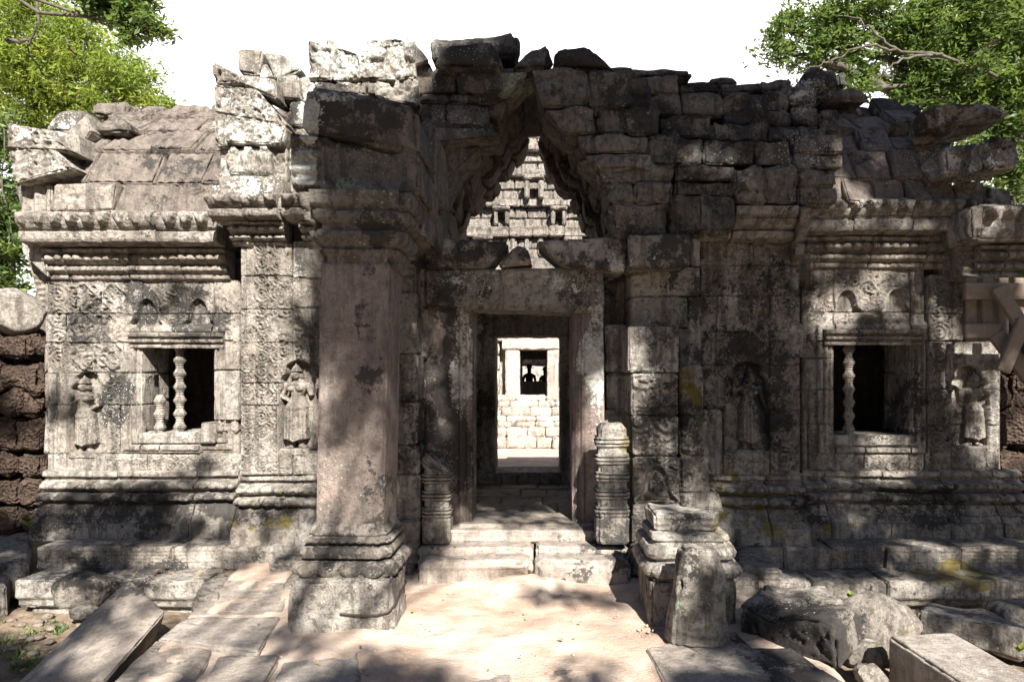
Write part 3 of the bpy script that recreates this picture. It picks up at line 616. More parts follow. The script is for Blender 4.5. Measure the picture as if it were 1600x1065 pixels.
window(OPL, YW, 'small square window of the left wing, one whole baluster and one broken one', [(281, 536, 677, False), (250, 616, 678, True)])
window(OPR, YW, 'small square window of the right wing with a single baluster', [(1326, 534, 680, False)])
devata(GH, 137, 706, 118, YW+.1, 'small carved devata in the niche between the corner and the left window', 0)

# pilasters beside the left wing
YP = 6.28
PL = Buf(); regP = [(375, 397, 480, 735, 'scroll', 22, .014), (398, 434, 382, 735, 'scroll', 24, .018), (435, 457, 430, 560, 'foliage', 26, .02), (435, 457, 600, 735, 'foliage', 20, .012)]
fP = wall_fn(YP, regP, niches=[(466, 704, 29, 142, .115)])
courses(PL, 376, 456, YP, [380, 431, 483, 535, 598, 633, 742], [[384], [384], [368+16], [], [434], [434]], th=.5, fn=fP, back=False)
PL.build('pilaster', M_ST, GH)
PL = Buf(); regP2 = [(460, 500, 430, 575, 'foliage', 24, .02), (484, 500, 575, 735, 'foliage', 16, .012)]
fP2 = wall_fn(YP, regP2, niches=[(466, 704, 29, 142, .115)])
courses(PL, 457.5, 530, YP, [376, 434, 480, 535, 572, 704, 742], [[], [], [], [], [], []], th=.5, fn=fP2, back=False)
PL.build('pilaster', M_ST, GH)
devata(GH, 466, 700, 132, YP+.105, 'brightly lit carved devata beside the tall free pillar', 1, 1.)
# central wall panel to the right (pilaster 1080-1255) and its devata
PR = Buf(); YR = 6.3
regC = [(1094, 1150, 420, 735, 'foliage', 50, .018), (1152, 1205, 412, 560, 'foliage', 30, .022), (1207, 1235, 380, 560, 'lozenge', 24, .016), (1203, 1250, 416, 735, 'scroll', 40, .016), (1094, 1250, 378, 412, 'scroll', 16, .01)]
fC = wall_fn(YR, regC, niches=[(1168, 704, 33, 140, .11)], holes=[(1156, 432, 4), (1122, 447, 3), (1163, 446, 3), (1137, 659, 3)])
courses(PR, 1094, 1250, YR, [372, 415, 462, 518, 570, 640, 742], [[1178], [1203], [1120, 1203], [1118, 1203], [1203], [1130, 1203]], th=.5, fn=fC)
PR.build('pilaster', M_ST, GH)
b = Buf(); stone(b, rq(1234, 505, 1256, 560, YR-.02, .3), res=.016, fn=None); b.build('loose_facing', M_ST, GH)
devata(GH, 1168, 702, 128, YR+.1, 'shaded carved devata in the broad panel between the mossy pier and the right window', 2, 1.05)
devata(GH, 1517, 696, 114, YW+.1, 'cracked carved devata at the outer corner under the timber prop', 0, .95)

# base mouldings ---------------------------------------------------------
def bead(freq, amp, za, zb):
    def f(x, z, o):
        c = ((x/freq) % 1-.5)*2; t = (z-(za+zb)/2)/((zb-za)/2); g_ = .45+.75*ss(-.5, .1, vnoise(np.stack([x*2.3+za*9, x*0, x*0+zb*7], -1))); return np.where(np.abs(t) < 1, g_*amp*np.sqrt(np.clip(1-(c*c*1.1+t*t*.9), 0, 1)), 0)
    return f
def addf(*fs): return lambda x, z, o: sum(f(x, z, o) for f in fs)
def base(x0, x1, Y, cuts, off=0., name='base_moulding'):
    b = Buf(); z = [0.86+off, .74, .70, .67, .655, .64, .615, .6, .565, .545, .525, .51, .48, .45, .435, .41, .33, .2, .13]
    pr = [(-.03, .735), (.03, .728), (.06, .715), (.065, .675), (.02, .67), (.02, .64), (.075, .62), (.1, .595), (.1, .57), (.075, .545), (.03, .54), (.03, .525), (.1, .515), (.13, .49), (.13, .465), (.1, .44), (.06, .435), (.06, .42), (.1, .41), (.13, .36), (.15, .33), (.15, .32), (.18, .315), (.2, .26), (.23, .255), (.235, .1)]
    strip(b, pr, x0, x1, Y, cuts, fn=addf(bead(.09, .04, .555, .62), bead(.11, .045, .435, .52)), noise=.009, jitter=.012)
    return b.build(name, M_ST, GH)
base(X(70, YW), X(376, YW), YW, [X(u, YW) for u in (188, 285, 312)])
base(X(372, YP)-.02, X(520, YP), YP+.08, [X(u, YP) for u in (470,)])
base(X(1095, YR), X(1256, YR), YR+.06, [X(1197, YR)])
base(X(1250, YW), X(1590, YW), YW, [X(u, YW) for u in (1285, 1375, 1465, 1545)])
# stepped plinth tiers
def grooves(z0, amp=.012, n=4, h=.03):
    def f(P):
        z = P[:, 2]-z0; return -amp*np.where((z > .02) & (z < .02+n*h), (.5-.5*np.cos((z-.02)/h*2*pi))**.6, 0)
    return f
TA = Buf(); YA = 6.02
for u0, u1 in ((52, 268), (270, 345), (346, 440), (441, 520)): stone(TA, hexa(X(u0, YA), X(u1, YA), YA+R.uniform(-.03, .03), 6.7, -.08, .125, jit=.005), res=.016, r=.018, amp=.012, wear=.02, fn=grooves(-.05), ny=.05)
TA.build('plinth', M_ST, GH)
TA = Buf()
for u0, u1 in ((1150, 1225), (1226, 1300), (1302, 1385), (1386, 1500), (1501, 1660)): stone(TA, hexa(X(u0, YA), X(u1, YA), YA+R.uniform(-.03, .03), 6.7, -.08, .125, jit=.005), res=.016, r=.018, amp=.012, wear=.02, fn=grooves(-.05), ny=.05)
TA.build('plinth', M_ST, GH)
TB = Buf(); YB = 5.66
def undercut(P): z = P[:, 2]; return -.05*ss(-.16, -.26, z)+.02*np.exp(-((z+.2)/.02)**2)
for u0, u1 in ((18, 150), (152, 222), (224, 320), (322, 400), (401, 480)): stone(TB, hexa(X(u0, YB), X(u1, YB), YB+R.uniform(-.03, .05), 6.35, -.3, -.065, jit=.006), res=.018, r=.018, amp=.014, wear=.02, fn=undercut, ny=.05)
for u0, u1 in ((30, 200), (202, 360)): stone(TB, hexa(X(u0, YB), X(u1, YB), YB+.12, 6.3, -.5, -.29, jit=.012), res=.03, r=.03, amp=.02, wear=.03)
TB.build('plinth', M_ST, GH)
TB = Buf()
for u0, u1 in ((1180, 1268), (1270, 1385), (1386, 1640), (1641, 1800)): stone(TB, hexa(X(u0, YB), X(u1, YB), YB+R.uniform(-.03, .05), 6.35, -.28, -.065, jit=.006), res=.018, r=.018, amp=.014, wear=.02, fn=undercut, ny=.05)
for u0, u1 in ((1200, 1380), (1382, 1560), (1562, 1800)): stone(TB, hexa(X(u0, YB), X(u1, YB), YB+.12, 6.3, -.5, -.27, jit=.012), res=.03, r=.03, amp=.02, wear=.03)
TB.build('plinth', M_ST, GH)

# cornices ---------------------------------------------------------------
def lotus(freq, amp, za, zb):
    def f(x, z, o):
        c = ((x/freq) % 1-.5)*2; t = (z-za)/(zb-za); lim = 1-np.abs(c)**1.6; g_ = .3+.8*ss(-.45, .1, vnoise(np.stack([x*1.9, x*0+za, x*0], -1))); return np.where((t > 0) & (t < 1), g_*amp*(ss(lim-.1, lim-.25, 1-t)-.5), 0)
    return f
def cornice(x0, x1, Y, zb, cutsA, cutsB, sc=1., up=True):
    b = Buf(); k = lambda a: zb+a*sc
    strip(b, [(0, k(-.02)), (.04, k(0)), (.05, k(.03)), (.03, k(.04)), (.06, k(.05)), (.09, k(.075)), (.09, k(.1)), (.06, k(.12)), (.05, k(.13)), (.1, k(.145)), (.13, k(.17)), (.13, k(.2)), (.1, k(.225)), (.16, k(.235)), (.17, k(.265)), (.1, k(.27)), (0, k(.275))], x0+.1, x1, Y, cutsA,
          fn=addf(bead(.06, .02, k(.05), k(.12)), bead(.09, .04, k(.14), k(.23))), noise=.006)
    if up: strip(b, [(.05, k(.27)), (.24, k(.29)), (.3, k(.3)), (.31, k(.33)), (.32, k(.39)), (.29, k(.4)), (.29, k(.41)), (.34, k(.43)), (.37, k(.47)), (.38, k(.52)), (.36, k(.56)), (.3, k(.585)), (.1, k(.6))], x0, x1+.0, Y, cutsB,
          fn=addf(lotus(.15, .07, k(.42), k(.56)), lambda x, z, o: .012*carve_scroll(x, z-k(.31), .075*sc)*ss(k(.305), k(.32), z)*ss(k(.4), k(.38), z)), noise=.01, jitter=.014)
    return b.build('cornice', M_ST, GH)
cornice(X(35, 6.35), X(362, YW), YW, Z(436, YW), [X(112, YW), X(206, YW), X(290, YW)], [X(158, 6.3), X(244, 6.3)])
cornice(X(348, YP), X(452, YP), YP, Z(383, YP), [X(400, YP)], [X(400, YP)], sc=.68)
cornice(X(458, YP), X(540, YP), YP, Z(383, YP), [], [], sc=.68)
cornice(X(1246, YW)-.1, X(1520, YW), YW, Z(418, YW), [X(1270, YW), X(1353, YW), X(1440, YW)], [X(u, 6.3) for u in (1335, 1426, 1516)])
cornice(X(1500, 6.3), X(1680, 6.3), 6.3, Z(432, 6.3), [X(1560, 6.3)], [X(1600, 6.3)])

# vault roofs --------------------------------------------------------------
def ribs(freq, amp, ph=0.):
    def f(P):
        x = P[:, 0]; c = np.cos(x/freq*2*pi+ph); return amp*(c*.5+.5)**.5-amp*.5+amp*.5*np.exp(-((x/freq % .5)/.06)**2)
    return f
def roof(prof, x0, x1, cutw, rib=None, irr=.01, th=.22, name='vault_roof', skipf=None, wear=.02, amp=.012):
    b = Buf()
    for k in range(len(prof)-1):
        (y0, z0), (y1, z1) = prof[k], prof[k+1]; n = np.array([-(z1-z0), (y1-y0)]); n /= np.linalg.norm(n); n = np.array([-abs(n[0]), abs(n[1])])
        xx = x0-R.uniform(0, .2)
        while xx < x1:
            wd = cutw*R.uniform(.7, 1.35); a, e = max(xx, x0), min(xx+wd, x1); xx += wd
            if e-a < .08 or (skipf and skipf(a, e, k)): continue
            c = np.zeros((2, 2, 2, 3)); lip = .035+R.uniform(-irr, irr)*2; tl = R.uniform(-irr, irr)*1.5; tr = R.uniform(-irr, irr)*1.5; sh = R.uniform(-.02, .02)
            for i, xxx in ((0, a+.003), (1, e-.003)):
                t = tl if i == 0 else tr
                c[i, 0, 0] = (xxx, y0+n[0]*(lip+t), z0+n[1]*(lip+t)-.01); c[i, 0, 1] = (xxx+sh, y1+n[0]*(.005+t), z1+n[1]*(.005+t))
                c[i, 1, 0] = c[i, 0, 0]-np.array([0, n[0], n[1]])*th; c[i, 1, 1] = c[i, 0, 1]-np.array([0, n[0], n[1]])*th
            stone(b, c, res=.02, r=.018, amp=amp, wear=wear, fn=rib, ny=.06)
    return b.build(name, M_ROOF, GH)
zc = 3.15
profL = [(6.3, Z(333, 6.3)), (6.36, Z(287, 6.36)), (6.56, Z(238, 6.56)), (6.86, Z(207, 6.86)), (7.1, Z(188, 7.1)), (7.5, Z(172, 7.5))]
roof(profL, X(82, 6.3), X(352, 6.3)+.2, .5, rib=ribs(.095, .02), irr=.014, wear=.03)
profR = [(6.3, Z(322, 6.3)), (6.36, Z(280, 6.36)), (6.5, Z(238, 6.5)), (6.7, Z(207, 6.7)), (6.95, Z(180, 6.95)), (7.2, Z(162, 7.2))]
roof(profR, X(1240, 6.3), X(1500, 6.3), .27, irr=.045, wear=.04, amp=.025)
b = Buf()
for x in np.arange(X(150, 7.4), X(352, 7.4), .42): stone(b, hexa(x, x+.4, 7.3, 7.75, 4.4, 4.55+R.uniform(-.03, .05), jit=.02), amp=.03, r=.06, lump=.03)
b.build('roof_ridge', M_ROOF, GH)
for x0, x1 in ((-4.9, -1.9), (1.9, 4.6)):
    b = Buf(); c = hexa(x0, x1, 7.6, 7.9, 4.3, 4.45); c[:, 1, :] += [0, 1.0, -1.4]; c[:, 0, 0] += [0, 0, -.1]; stone(b, c, res=.1)
    stone(b, hexa(x0, x1, 8.4, 8.8, .0, 3.1), res=.1); b.build('rear_slope', M_ROOF, GH)
# ---- gable ends ----
b = Buf()          # far left gable end
pit = lambda P: -.03*ss(.25, .5, vnoise(P*22))-.02*ss(.2, .5, vnoise(P*40))+.02*vnoise(P*9)
def G(pts, Y, th=.35, Yt=None, fn=None, **k): stone(b, quad(pts, Y, th, Yt), fn=fn, **{**dict(res=.014, r=.02, amp=.012, wear=.025, ny=.05), **k})
G([(9, 190), (60, 200), (112, 236), (12, 232)], 6.15, fn=pit); G([(12, 232), (84, 232), (112, 262), (22, 286)], 6.15, fn=pit); G([(60, 200), (120, 208), (125, 245), (100, 236)], 6.3)
G([(22, 287), (80, 287), (80, 333), (26, 333)], 6.28, fn=lambda P: -.04*(.5+.5*np.cos(P[:, 0]*55)))
G([(26, 333), (60, 333), (74, 436), (34, 395)], 6.5, th=.8); G([(40, 395), (76, 395), (76, 480), (60, 480)], 6.68, th=.6, fn=grooves(2.3, .03, 9, .06)); G([(84, 288), (183, 284), (176, 328), (80, 330)], 6.24, th=.3)
G([(100, 208), (135, 175), (142, 205), (115, 245)], 6.5); b.build('gable_end', M_ST, GH)
b = Buf()          # gable rising between the left wing and the porch
G([(330, 94), (372, 116), (376, 128), (332, 130)], 6.1, fn=pit); G([(372, 116), (430, 122), (432, 155), (376, 130)], 6.12)
G([(333, 131), (376, 130), (447, 165), (452, 195), (335, 174)], 6.1, fn=pit) if False else G([(333, 131), (400, 138), (450, 196), (335, 175)], 6.1, fn=pit)
G([(334, 176), (352, 176), (352, 228), (335, 228)], 6.08, fn=pit); G([(352, 178), (448, 196), (440, 226), (352, 222)], 6.1, fn=pit)
def figs(P):
    x = P[:, 0]; z = P[:, 2]; u = CU+x*FP/6.12; v = CV-(z-EYE)*FP/6.12; h = -.05+x*0
    for uc, vb, s in ((362, 272, 1), (385, 272, 1.1), (410, 272, 1.15)):
        for du, dv, ru, rv, hh in ((0, -38, 6, 8, .055), (-3, -22, 9, 14, .06), (4, -8, 13, 9, .065), (8, -18, 5, 12, .05)):
            d = ((u-uc-du*s)/(ru*s))**2+((v-vb-dv*s)/(rv*s))**2; h = np.maximum(h, -.05+hh*np.sqrt(np.clip(1-d, 0, 1)))
    return h
G([(338, 229), (420, 226), (424, 274), (340, 274)], 6.12, fn=figs, res=.008); G([(420, 222), (446, 226), (446, 300), (424, 300)], 6.2, fn=pit)
G([(340, 275), (440, 274), (440, 309), (343, 309)], 6.08, fn=lambda P: .02*carve_foliage(P[:, 0], P[:, 2], .2)); G([(343, 310), (444, 310), (444, 331), (343, 331)], 6.03, fn=lambda P: .012*carve_scroll(P[:, 0], P[:, 2], .1))
G([(372, 76), (410, 78), (404, 118), (372, 112)], 6.5); G([(412, 82), (440, 84), (472, 108), (430, 125), ][:4], 6.5, lump=.02); G([(404, 100), (446, 96), (450, 124), (402, 124)], 6.55)
G([(432, 118), (466, 116), (468, 156), (434, 152)], 6.3); G([(452, 160), (475, 158), (478, 196), (457, 196)], 6.3); G([(449, 200), (500, 200), (500, 312), (449, 312)], 6.3, fn=pit); G([(455, 126), (482, 118), (485, 160), (470, 160)], 6.4)
b.build('gable_end', M_ST, GH)
b = Buf()          # broken gable above the pillar, crusted with white lichen
G([(481, 62), (505, 68), (520, 124), (481, 125)], 5.9, fn=pit); G([(503, 66), (560, 84), (562, 124), (518, 124)], 5.92, fn=pit); G([(558, 84), (590, 60), (648, 58), (649, 122), ][:4], 5.9, fn=pit) if False else G([(560, 80), (648, 60), (649, 122), (560, 124)], 5.9, fn=pit)
G([(572, 62), (622, 60), (640, 66), (570, 86)], 5.95, fn=pit); G([(634, 52), (642, 60), (672, 95), (645, 104)], 5.95); G([(508, 60), (520, 62), (532, 76), (512, 76)], 6.1)
G([(480, 126), (585, 126), (585, 148), (480, 146)], 5.93, fn=pit); G([(586, 122), (652, 122), (654, 166), (586, 150)], 5.93, fn=pit); G([(480, 146), (655, 150), (655, 250), (480, 240)], 6.05); G([(640, 104), (676, 104), (676, 146), (646, 146)], 6.05, lump=.03)
b.build('gable_end', M_ST, GH)
# ================================================================ corbelled arch over the doorway
b = Buf()
L = [([(676, 108), (714, 106), (714, 143), (676, 143)], 5.95), ([(714, 107), (826, 112), (796, 144), (714, 143)], 5.9), ([(654, 144), (702, 144), (702, 160), (654, 160)], 5.98), ([(702, 145), (790, 145), (768, 161), (702, 160)], 5.97),
     ([(656, 161), (698, 161), (698, 196), (656, 196)], 6.0), ([(698, 162), (766, 162), (762, 198), (698, 196)], 5.96), ([(655, 197), (770, 198), (783, 212), (655, 228)], 5.85), ([(655, 228), (752, 228), (715, 262), (655, 300)], 6.0), ([(640, 262), (716, 262), (688, 320), (650, 330)], 6.02), ([(640, 320), (690, 318), (680, 374), (655, 374)], 6.0)]
for pts, Y in L: stone(b, quad(pts, Y, .5), res=.02, r=.025, amp=.014, wear=.025, lump=.02, ny=.05)
Rr = [([(828, 106), (920, 103), (920, 167), (850, 168)], 5.88), ([(921, 110), (985, 112), (986, 166), (921, 167)], 5.95), ([(846, 168), (930, 168), (935, 208), (884, 208)], 5.84), ([(931, 168), (1032, 170), (1032, 210), (936, 209)], 5.9),
      ([(898, 209), (1012, 211), (1012, 238), (914, 240)], 5.82), ([(1013, 211), (1056, 213), (1056, 258), (1013, 258)], 5.95), ([(908, 240), (1020, 240), (1018, 262), (935, 264)], 5.8), ([(930, 262), (1052, 260), (1050, 318), (955, 318)], 5.86), ([(955, 318), (1044, 317), (1042, 368), (962, 372)], 5.84),
      ([(1056, 258), (1148, 257), (1148, 306), (1056, 306)], 6.0), ([(1044, 306), (1148, 306), (1146, 358), (1044, 366)], 5.95), ([(1148, 262), (1246, 258), (1246, 318), (1150, 318)], 6.0), ([(1248, 268), (1308, 266), (1304, 321), (1248, 321)], 6.1), ([(1238, 208), (1318, 206), (1318, 264), (1238, 264)], 6.15),
      ([(1182, 220), (1234, 217), (1234, 259), (1182, 260)], 6.05), ([(1100, 218), (1180, 222), (1180, 258), (1100, 256)], 6.1), ([(1034, 214), (1098, 214), (1100, 257), (1034, 257)], 6.1), ([(1030, 182), (1114, 181), (1114, 215), (1034, 214)], 6.2), ([(1112, 192), (1198, 190), (1198, 221), (1116, 222)], 6.2), ([(1198, 198), (1292, 196), (1290, 226), (1200, 222)], 6.3),
      ([(986, 118), (1062, 114), (1064, 146), (988, 150)], 6.3), ([(990, 148), (1062, 146), (1062, 182), (990, 180)], 6.3), ([(1062, 146), (1128, 144), (1130, 182), (1064, 182)], 6.35), ([(1128, 146), (1232, 142), (1232, 197), (1130, 195)], 6.35), ([(1234, 166), (1282, 165), (1282, 198), (1234, 198)], 6.45), ([(1282, 176), (1310, 172), (1312, 208), (1284, 206)], 6.45),
      ([(1060, 132), (1124, 128), (1126, 146), (1062, 146)], 6.7), ([(1126, 130), (1190, 128), (1190, 144), (1126, 146)], 6.75), ([(1188, 126), (1240, 122), (1238, 142), (1188, 143)], 6.8)]
def split(pts, Y):
    (a, b_), (c, d), (e, f), (g, h) = pts; w_ = c-a; hh = f-b_
    if hh > 44 and R.random() < .35:
        t = R.uniform(.4, .6); m1 = (a+(g-a)*t, b_+(h-b_)*t); m2 = (c+(e-c)*t, d+(f-d)*t); return split([(a, b_), (c, d), m2, m1], Y)+split([m1, m2, (e, f), (g, h)], Y+R.uniform(-.03, .02))
    if w_ > 92:
        t = R.uniform(.38, .62); m1 = (a+w_*t, b_+(d-b_)*t+R.uniform(-2, 2)); m2 = (g+(e-g)*t+R.uniform(-9, 9), h+(f-h)*t); return split([(a, b_), m1, m2, (g, h)], Y+R.uniform(-.04, .04))+split([m1, (c, d), (e, f), m2], Y+R.uniform(-.04, .04))
    return [(pts, Y)]
pitf = lambda P: -.022*ss(.3, .5, vnoise(P*15))-.012*ss(.2, .5, vnoise(P*31))
for pts0, Y0_ in Rr:
    for pts, Y in (split(pts0, Y0_) if pts0[0][0] > 925 else [(pts0, Y0_)]): stone(b, quad(pts, Y, .55), res=.017, r=.022, amp=.026, wear=.045, lump=.035, ny=.05, fn=pitf)
b.build('arch_masonry', M_ARCH, GH)
b = Buf()       # profiled bearing course right of the arch
for u0, u1, v0, v1 in ((1044, 1146, 318, 372), (1147, 1244, 320, 374), (1246, 1262, 322, 400)):
    Y = 6.1; z0 = Z(v1, Y); z1 = Z(v0, Y); h = z1-z0
    strip(b, [(0, z0), (.1, z0+.02), (.12, z0+.25*h), (.08, z0+.3*h), (.14, z0+.36*h), (.19, z0+.55*h), (.17, z0+.6*h), (.22, z0+.66*h), (.24, z0+.9*h), (.1, z1)], X(u0, Y), X(u1, Y), Y+.15, [], noise=.01)
b.build('cornice', M_ST, GH)
b = Buf()       # corbels stepping in beneath the vault
zs = [2.55, 2.86, 3.06, 3.3, 3.5, 3.72, 3.9, 4.1, 4.3]; xl = [-.93, -.93, -.9, -.84, -.7, -.5, -.36, -.22, -.03]; xr = [.68, .68, .64, .58, .47, .35, .24, .12, -.05]
for sgn, xs in ((-1, xl), (1, xr)):
    for k in range(8):
        for (y0, y1) in ((6.02, 6.55), (6.55, 7.15), (7.15, 7.62), (7.62, 8.1)):
            j = R.uniform(-.045, .045)*(sgn)*(1 if k < 7 else .2)+((.09-.09*(y0-6)) if sgn > 0 else 0); a, e = xs[k]+j, xs[k]*.45+xs[k+1]*.55+j
            jz = R.uniform(-.03, .03)
            ex = 1.0 if y0 < 6.5 else 2.1
            if sgn < 0: c = hexa(-1.3 if y0 < 6.5 else -1.9, a, y0, y1, zs[k], zs[k+1]); c[1, :, 1, 0] = e; c[1, :, 0, 0] = a
            else: c = hexa(a, ex, y0, y1, zs[k], zs[k+1]); c[0, :, 1, 0] = e; c[0, :, 0, 0] = a
            c[:, :, :, 2] += jz*0; stone(b, c, res=.035, r=.04, amp=.03, wear=.05, lump=.05, ny=.05)
stone(b, hexa(-.9, .9, 6.2, 7.6, 4.28, 4.45), res=.06, r=.05, amp=.03)
for x0, x1, z0, z1 in ((-1.95, -.95, .2, 2.6), (.72, 2.1, .2, 2.6)): stone(b, hexa(x0, x1, 6.7, 8.35, z0, z1), res=.06, amp=.02)
stone(b, hexa(-2.4, -.9, 6.45, 8.6, 2.5, 4.0), res=.08); stone(b, hexa(.72, 2.6, 6.5, 8.6, 2.5, 4.1), res=.08)
stone(b, hexa(-1.6, -.6, 6.8, 8., 3.9, 4.3), res=.08); stone(b, hexa(.4, 2.0, 7.0, 8., 3.9, 4.3), res=.08)
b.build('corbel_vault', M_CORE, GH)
# masonry of the porch wall left of the door, seen behind the free pillar
b = Buf(); Y = 5.75; reg = wall_fn(Y, [(612, 648, 552, 700, 'foliage', 30, .016), (612, 648, 700, 760, 'foliage', 26, .03)])
for (pts, yy, f) in (([(608, 300), (660, 300), (662, 372), (608, 372)], 5.7, None), ([(600, 374), (648, 374), (648, 455), (600, 455)], Y, grooves(Z(455, Y)+.1, .03, 5, .055)), ([(600, 456), (650, 456), (650, 552), (600, 552)], Y, None), ([(600, 553), (652, 553), (652, 626), (600, 626)], Y, reg), ([(600, 627), (654, 627), (650, 695), (600, 695)], Y, reg),
                      ([(600, 696), (655, 696), (655, 740), (600, 740)], Y, reg), ([(600, 741), (656, 741), (656, 812), (600, 812)], Y, grooves(Z(812, Y), .016, 4, .04)), ([(600, 813), (656, 813), (652, 882), (600, 884)], Y-.02, grooves(Z(882, Y), .012, 3, .06)), ([(600, 885), (645, 885), (645, 912), (600, 912)], Y-.1, None)):
    stone(b, quad(pts, yy, .5), res=.012, r=.015, amp=.008, wear=.018, fn=f, ny=.05)
for (pts, yy) in (([(648, 376), (666, 376), (666, 480), (648, 480)], 6.05), ([(648, 481), (668, 481), (668, 560), (648, 560)], 6.05), ([(650, 561), (666, 561), (666, 625), (650, 625)], 6.1), ([(650, 626), (664, 626), (664, 690), (650, 690)], 6.1)): stone(b, quad(pts, yy, .5), res=.016, amp=.008, wear=.02)
b.build('porch_wall', M_ST, GH)
# pier stumps right of the door
b = Buf(); Y = 5.62; reg = wall_fn(Y, [(988, 1060, 585, 712, 'foliage', 42, .022), (988, 1060, 715, 786, 'foliage', 36, .022), (1000, 1058, 515, 580, 'foliage', 50, .008)], arches=[(1026, 784, 21, 56, .045)])
for v0, v1, u0, u1 in ((509, 582, 982, 1062), (583, 648, 986, 1060), (649, 712, 988, 1061), (713, 788, 990, 1062)): stone(b, rq(u0, v0, u1, v1, Y, .45, j=1), res=.011, r=.016, amp=.008, wear=.02, fn=reg, ny=.04)
stone(b, rq(990, 788, 1066, 806, Y-.05, .5, j=1), res=.014, r=.02, fn=grooves(Z(806, Y), .02, 3, .03)); stone(b, rq(988, 806, 1068, 850, Y-.08, .5, j=1), res=.014, r=.02, fn=grooves(Z(850, Y), .02, 5, .035)); stone(b, rq(986, 850, 1075, 900, Y-.1, .5, j=1), res=.02)
b.build('pier_stump', M_ST, GH)
b = Buf(); Y2 = 5.75; reg = wall_fn(Y2, [(1062, 1104, 580, 790, 'foliage', 34, .022)])
for pts in ([(1062, 572), (1098, 570), (1100, 648), (1062, 648)], [(1062, 649), (1108, 649), (1108, 712), (1062, 712)], [(1062, 713), (1106, 713), (1110, 770), (1062, 770)], [(1060, 771), (1122, 769), (1130, 796), (1060, 798)], [(1060, 798), (1146, 796), (1150, 850), (1060, 856)]): stone(b, quad(pts, Y2, .45), res=.012, r=.02, amp=.01, wear=.025, fn=reg, ny=.04)
b.build('pier_stump', M_ST, GH)
b = Buf(); Y3 = 6.2
for pts, yy in (([(946, 507), (984, 507), (984, 582), (946, 582)], Y3), ([(948, 583), (986, 583), (986, 640), (948, 640)], Y3), ([(946, 641), (986, 641), (986, 700), (946, 700)], Y3), ([(946, 701), (988, 701), (988, 850), (946, 850)], Y3),
                ([(982, 366), (1078, 366), (1080, 415), (986, 418)], 5.75), ([(986, 418), (1094, 416), (1096, 462), (986, 462)], 6.05), ([(986, 463), (1074, 463), (1076, 512), (986, 512)], 6.05), ([(1075, 463), (1096, 463), (1096, 540), (1075, 540)], 6.07), ([(1060, 513), (1096, 515), (1096, 575), (1060, 575)], 6.08), ([(1079, 372), (1096, 372), (1096, 415), (1080, 415)], 6.08), ([(1062, 576), (1098, 576), (1098, 790), (1062, 790)], 6.12), ([(1098, 640), (1128, 640), (1128, 742), (1098, 742)], 6.22)):
    stone(b, quad(pts, yy, .5), res=.016, r=.018, amp=.01, wear=.02, ny=.06, lump=.008)
b.build('porch_wall', M_ST, GH)
# ================================================================ doorway
DW = part_empty('doorway', GH, (X(815, 6.15), 6.15, .3))
YD = 6.1
def jambfn(side):
    def f(P):
        x = P[:, 0]; d = (X(738, YD)-x) if side < 0 else (x-X(893, YD))
        return np.interp(d, [0, .03, .035, .055, .06, .085, .09, .115, .12, .3], [-.06, -.06, -.025, -.025, -.045, -.045, .0, .0, -.02, .0])
    return f
b = Buf(); stone(b, quad([(667, 478), (739, 478), (738, 826), (660, 826)], YD, .42), res=.008, r=.012, amp=.006, wear=.012, fn=jambfn(-1), ny=.03); b.build('jamb', M_PIL, DW)
b = Buf(); stone(b, quad([(893, 478), (943, 478), (946, 826), (894, 826)], YD, .42), res=.008, r=.012, amp=.006, wear=.012, fn=jambfn(1), ny=.03); b.build('jamb', M_PIL, DW)
def linf(P):
    z = P[:, 2]-Z(490, YD); x = P[:, 0]; m = ss(X(715, YD), X(722, YD), x)*ss(X(915, YD), X(908, YD), x)
    return m*np.interp(z, [0, .02, .025, .045, .05, .07, .075, .1, .12], [-.03, -.03, -.01, -.01, -.02, -.02, .005, .005, 0])+.006*carve_scroll(x, z, .06)*ss(.1, .11, z)*ss(.17, .16, z)
b = Buf(); stone(b, quad([(664, 420), (942, 418), (944, 489), (664, 479)], YD-.06, .5), res=.012, r=.02, amp=.012, wear=.025, fn=linf, ny=.04); b.build('lintel', M_ST, DW)
b = Buf(); stone(b, hexa(X(700, 5.9), X(930, 5.9), 5.86, 6.2, .2, .31), res=.015, r=.02, amp=.006, wear=.02, fn=grooves(.22, .015, 3, .03)); stone(b, hexa(-.72, .5, 6.0, 6.55, .1, .335), res=.02, amp=.008); b.build('threshold', M_SLAB, DW)
# inner doorway
D2 = part_empty('doorway', GH, (-.13, 8.6, .3), 'dark inner doorway framing the sunlit courtyard')
b = Buf(); stone(b, hexa(-1.0, -.525, 8.35, 8.9, .2, 2.13), res=.04); b.build('jamb', M_ST, D2)
b = Buf(); stone(b, hexa(.267, .8, 8.35, 8.9, .2, 2.13), res=.04); b.build('jamb', M_ST, D2)
b = Buf(); stone(b, hexa(-1.1, .8, 8.33, 8.92, 2.125, 2.6), res=.04); b.build('lintel', M_ST, D2)
b = Buf(); stone(b, hexa(-.55, .3, 8.33, 8.92, .2, .455), res=.03); b.build('threshold', M_ST, D2)
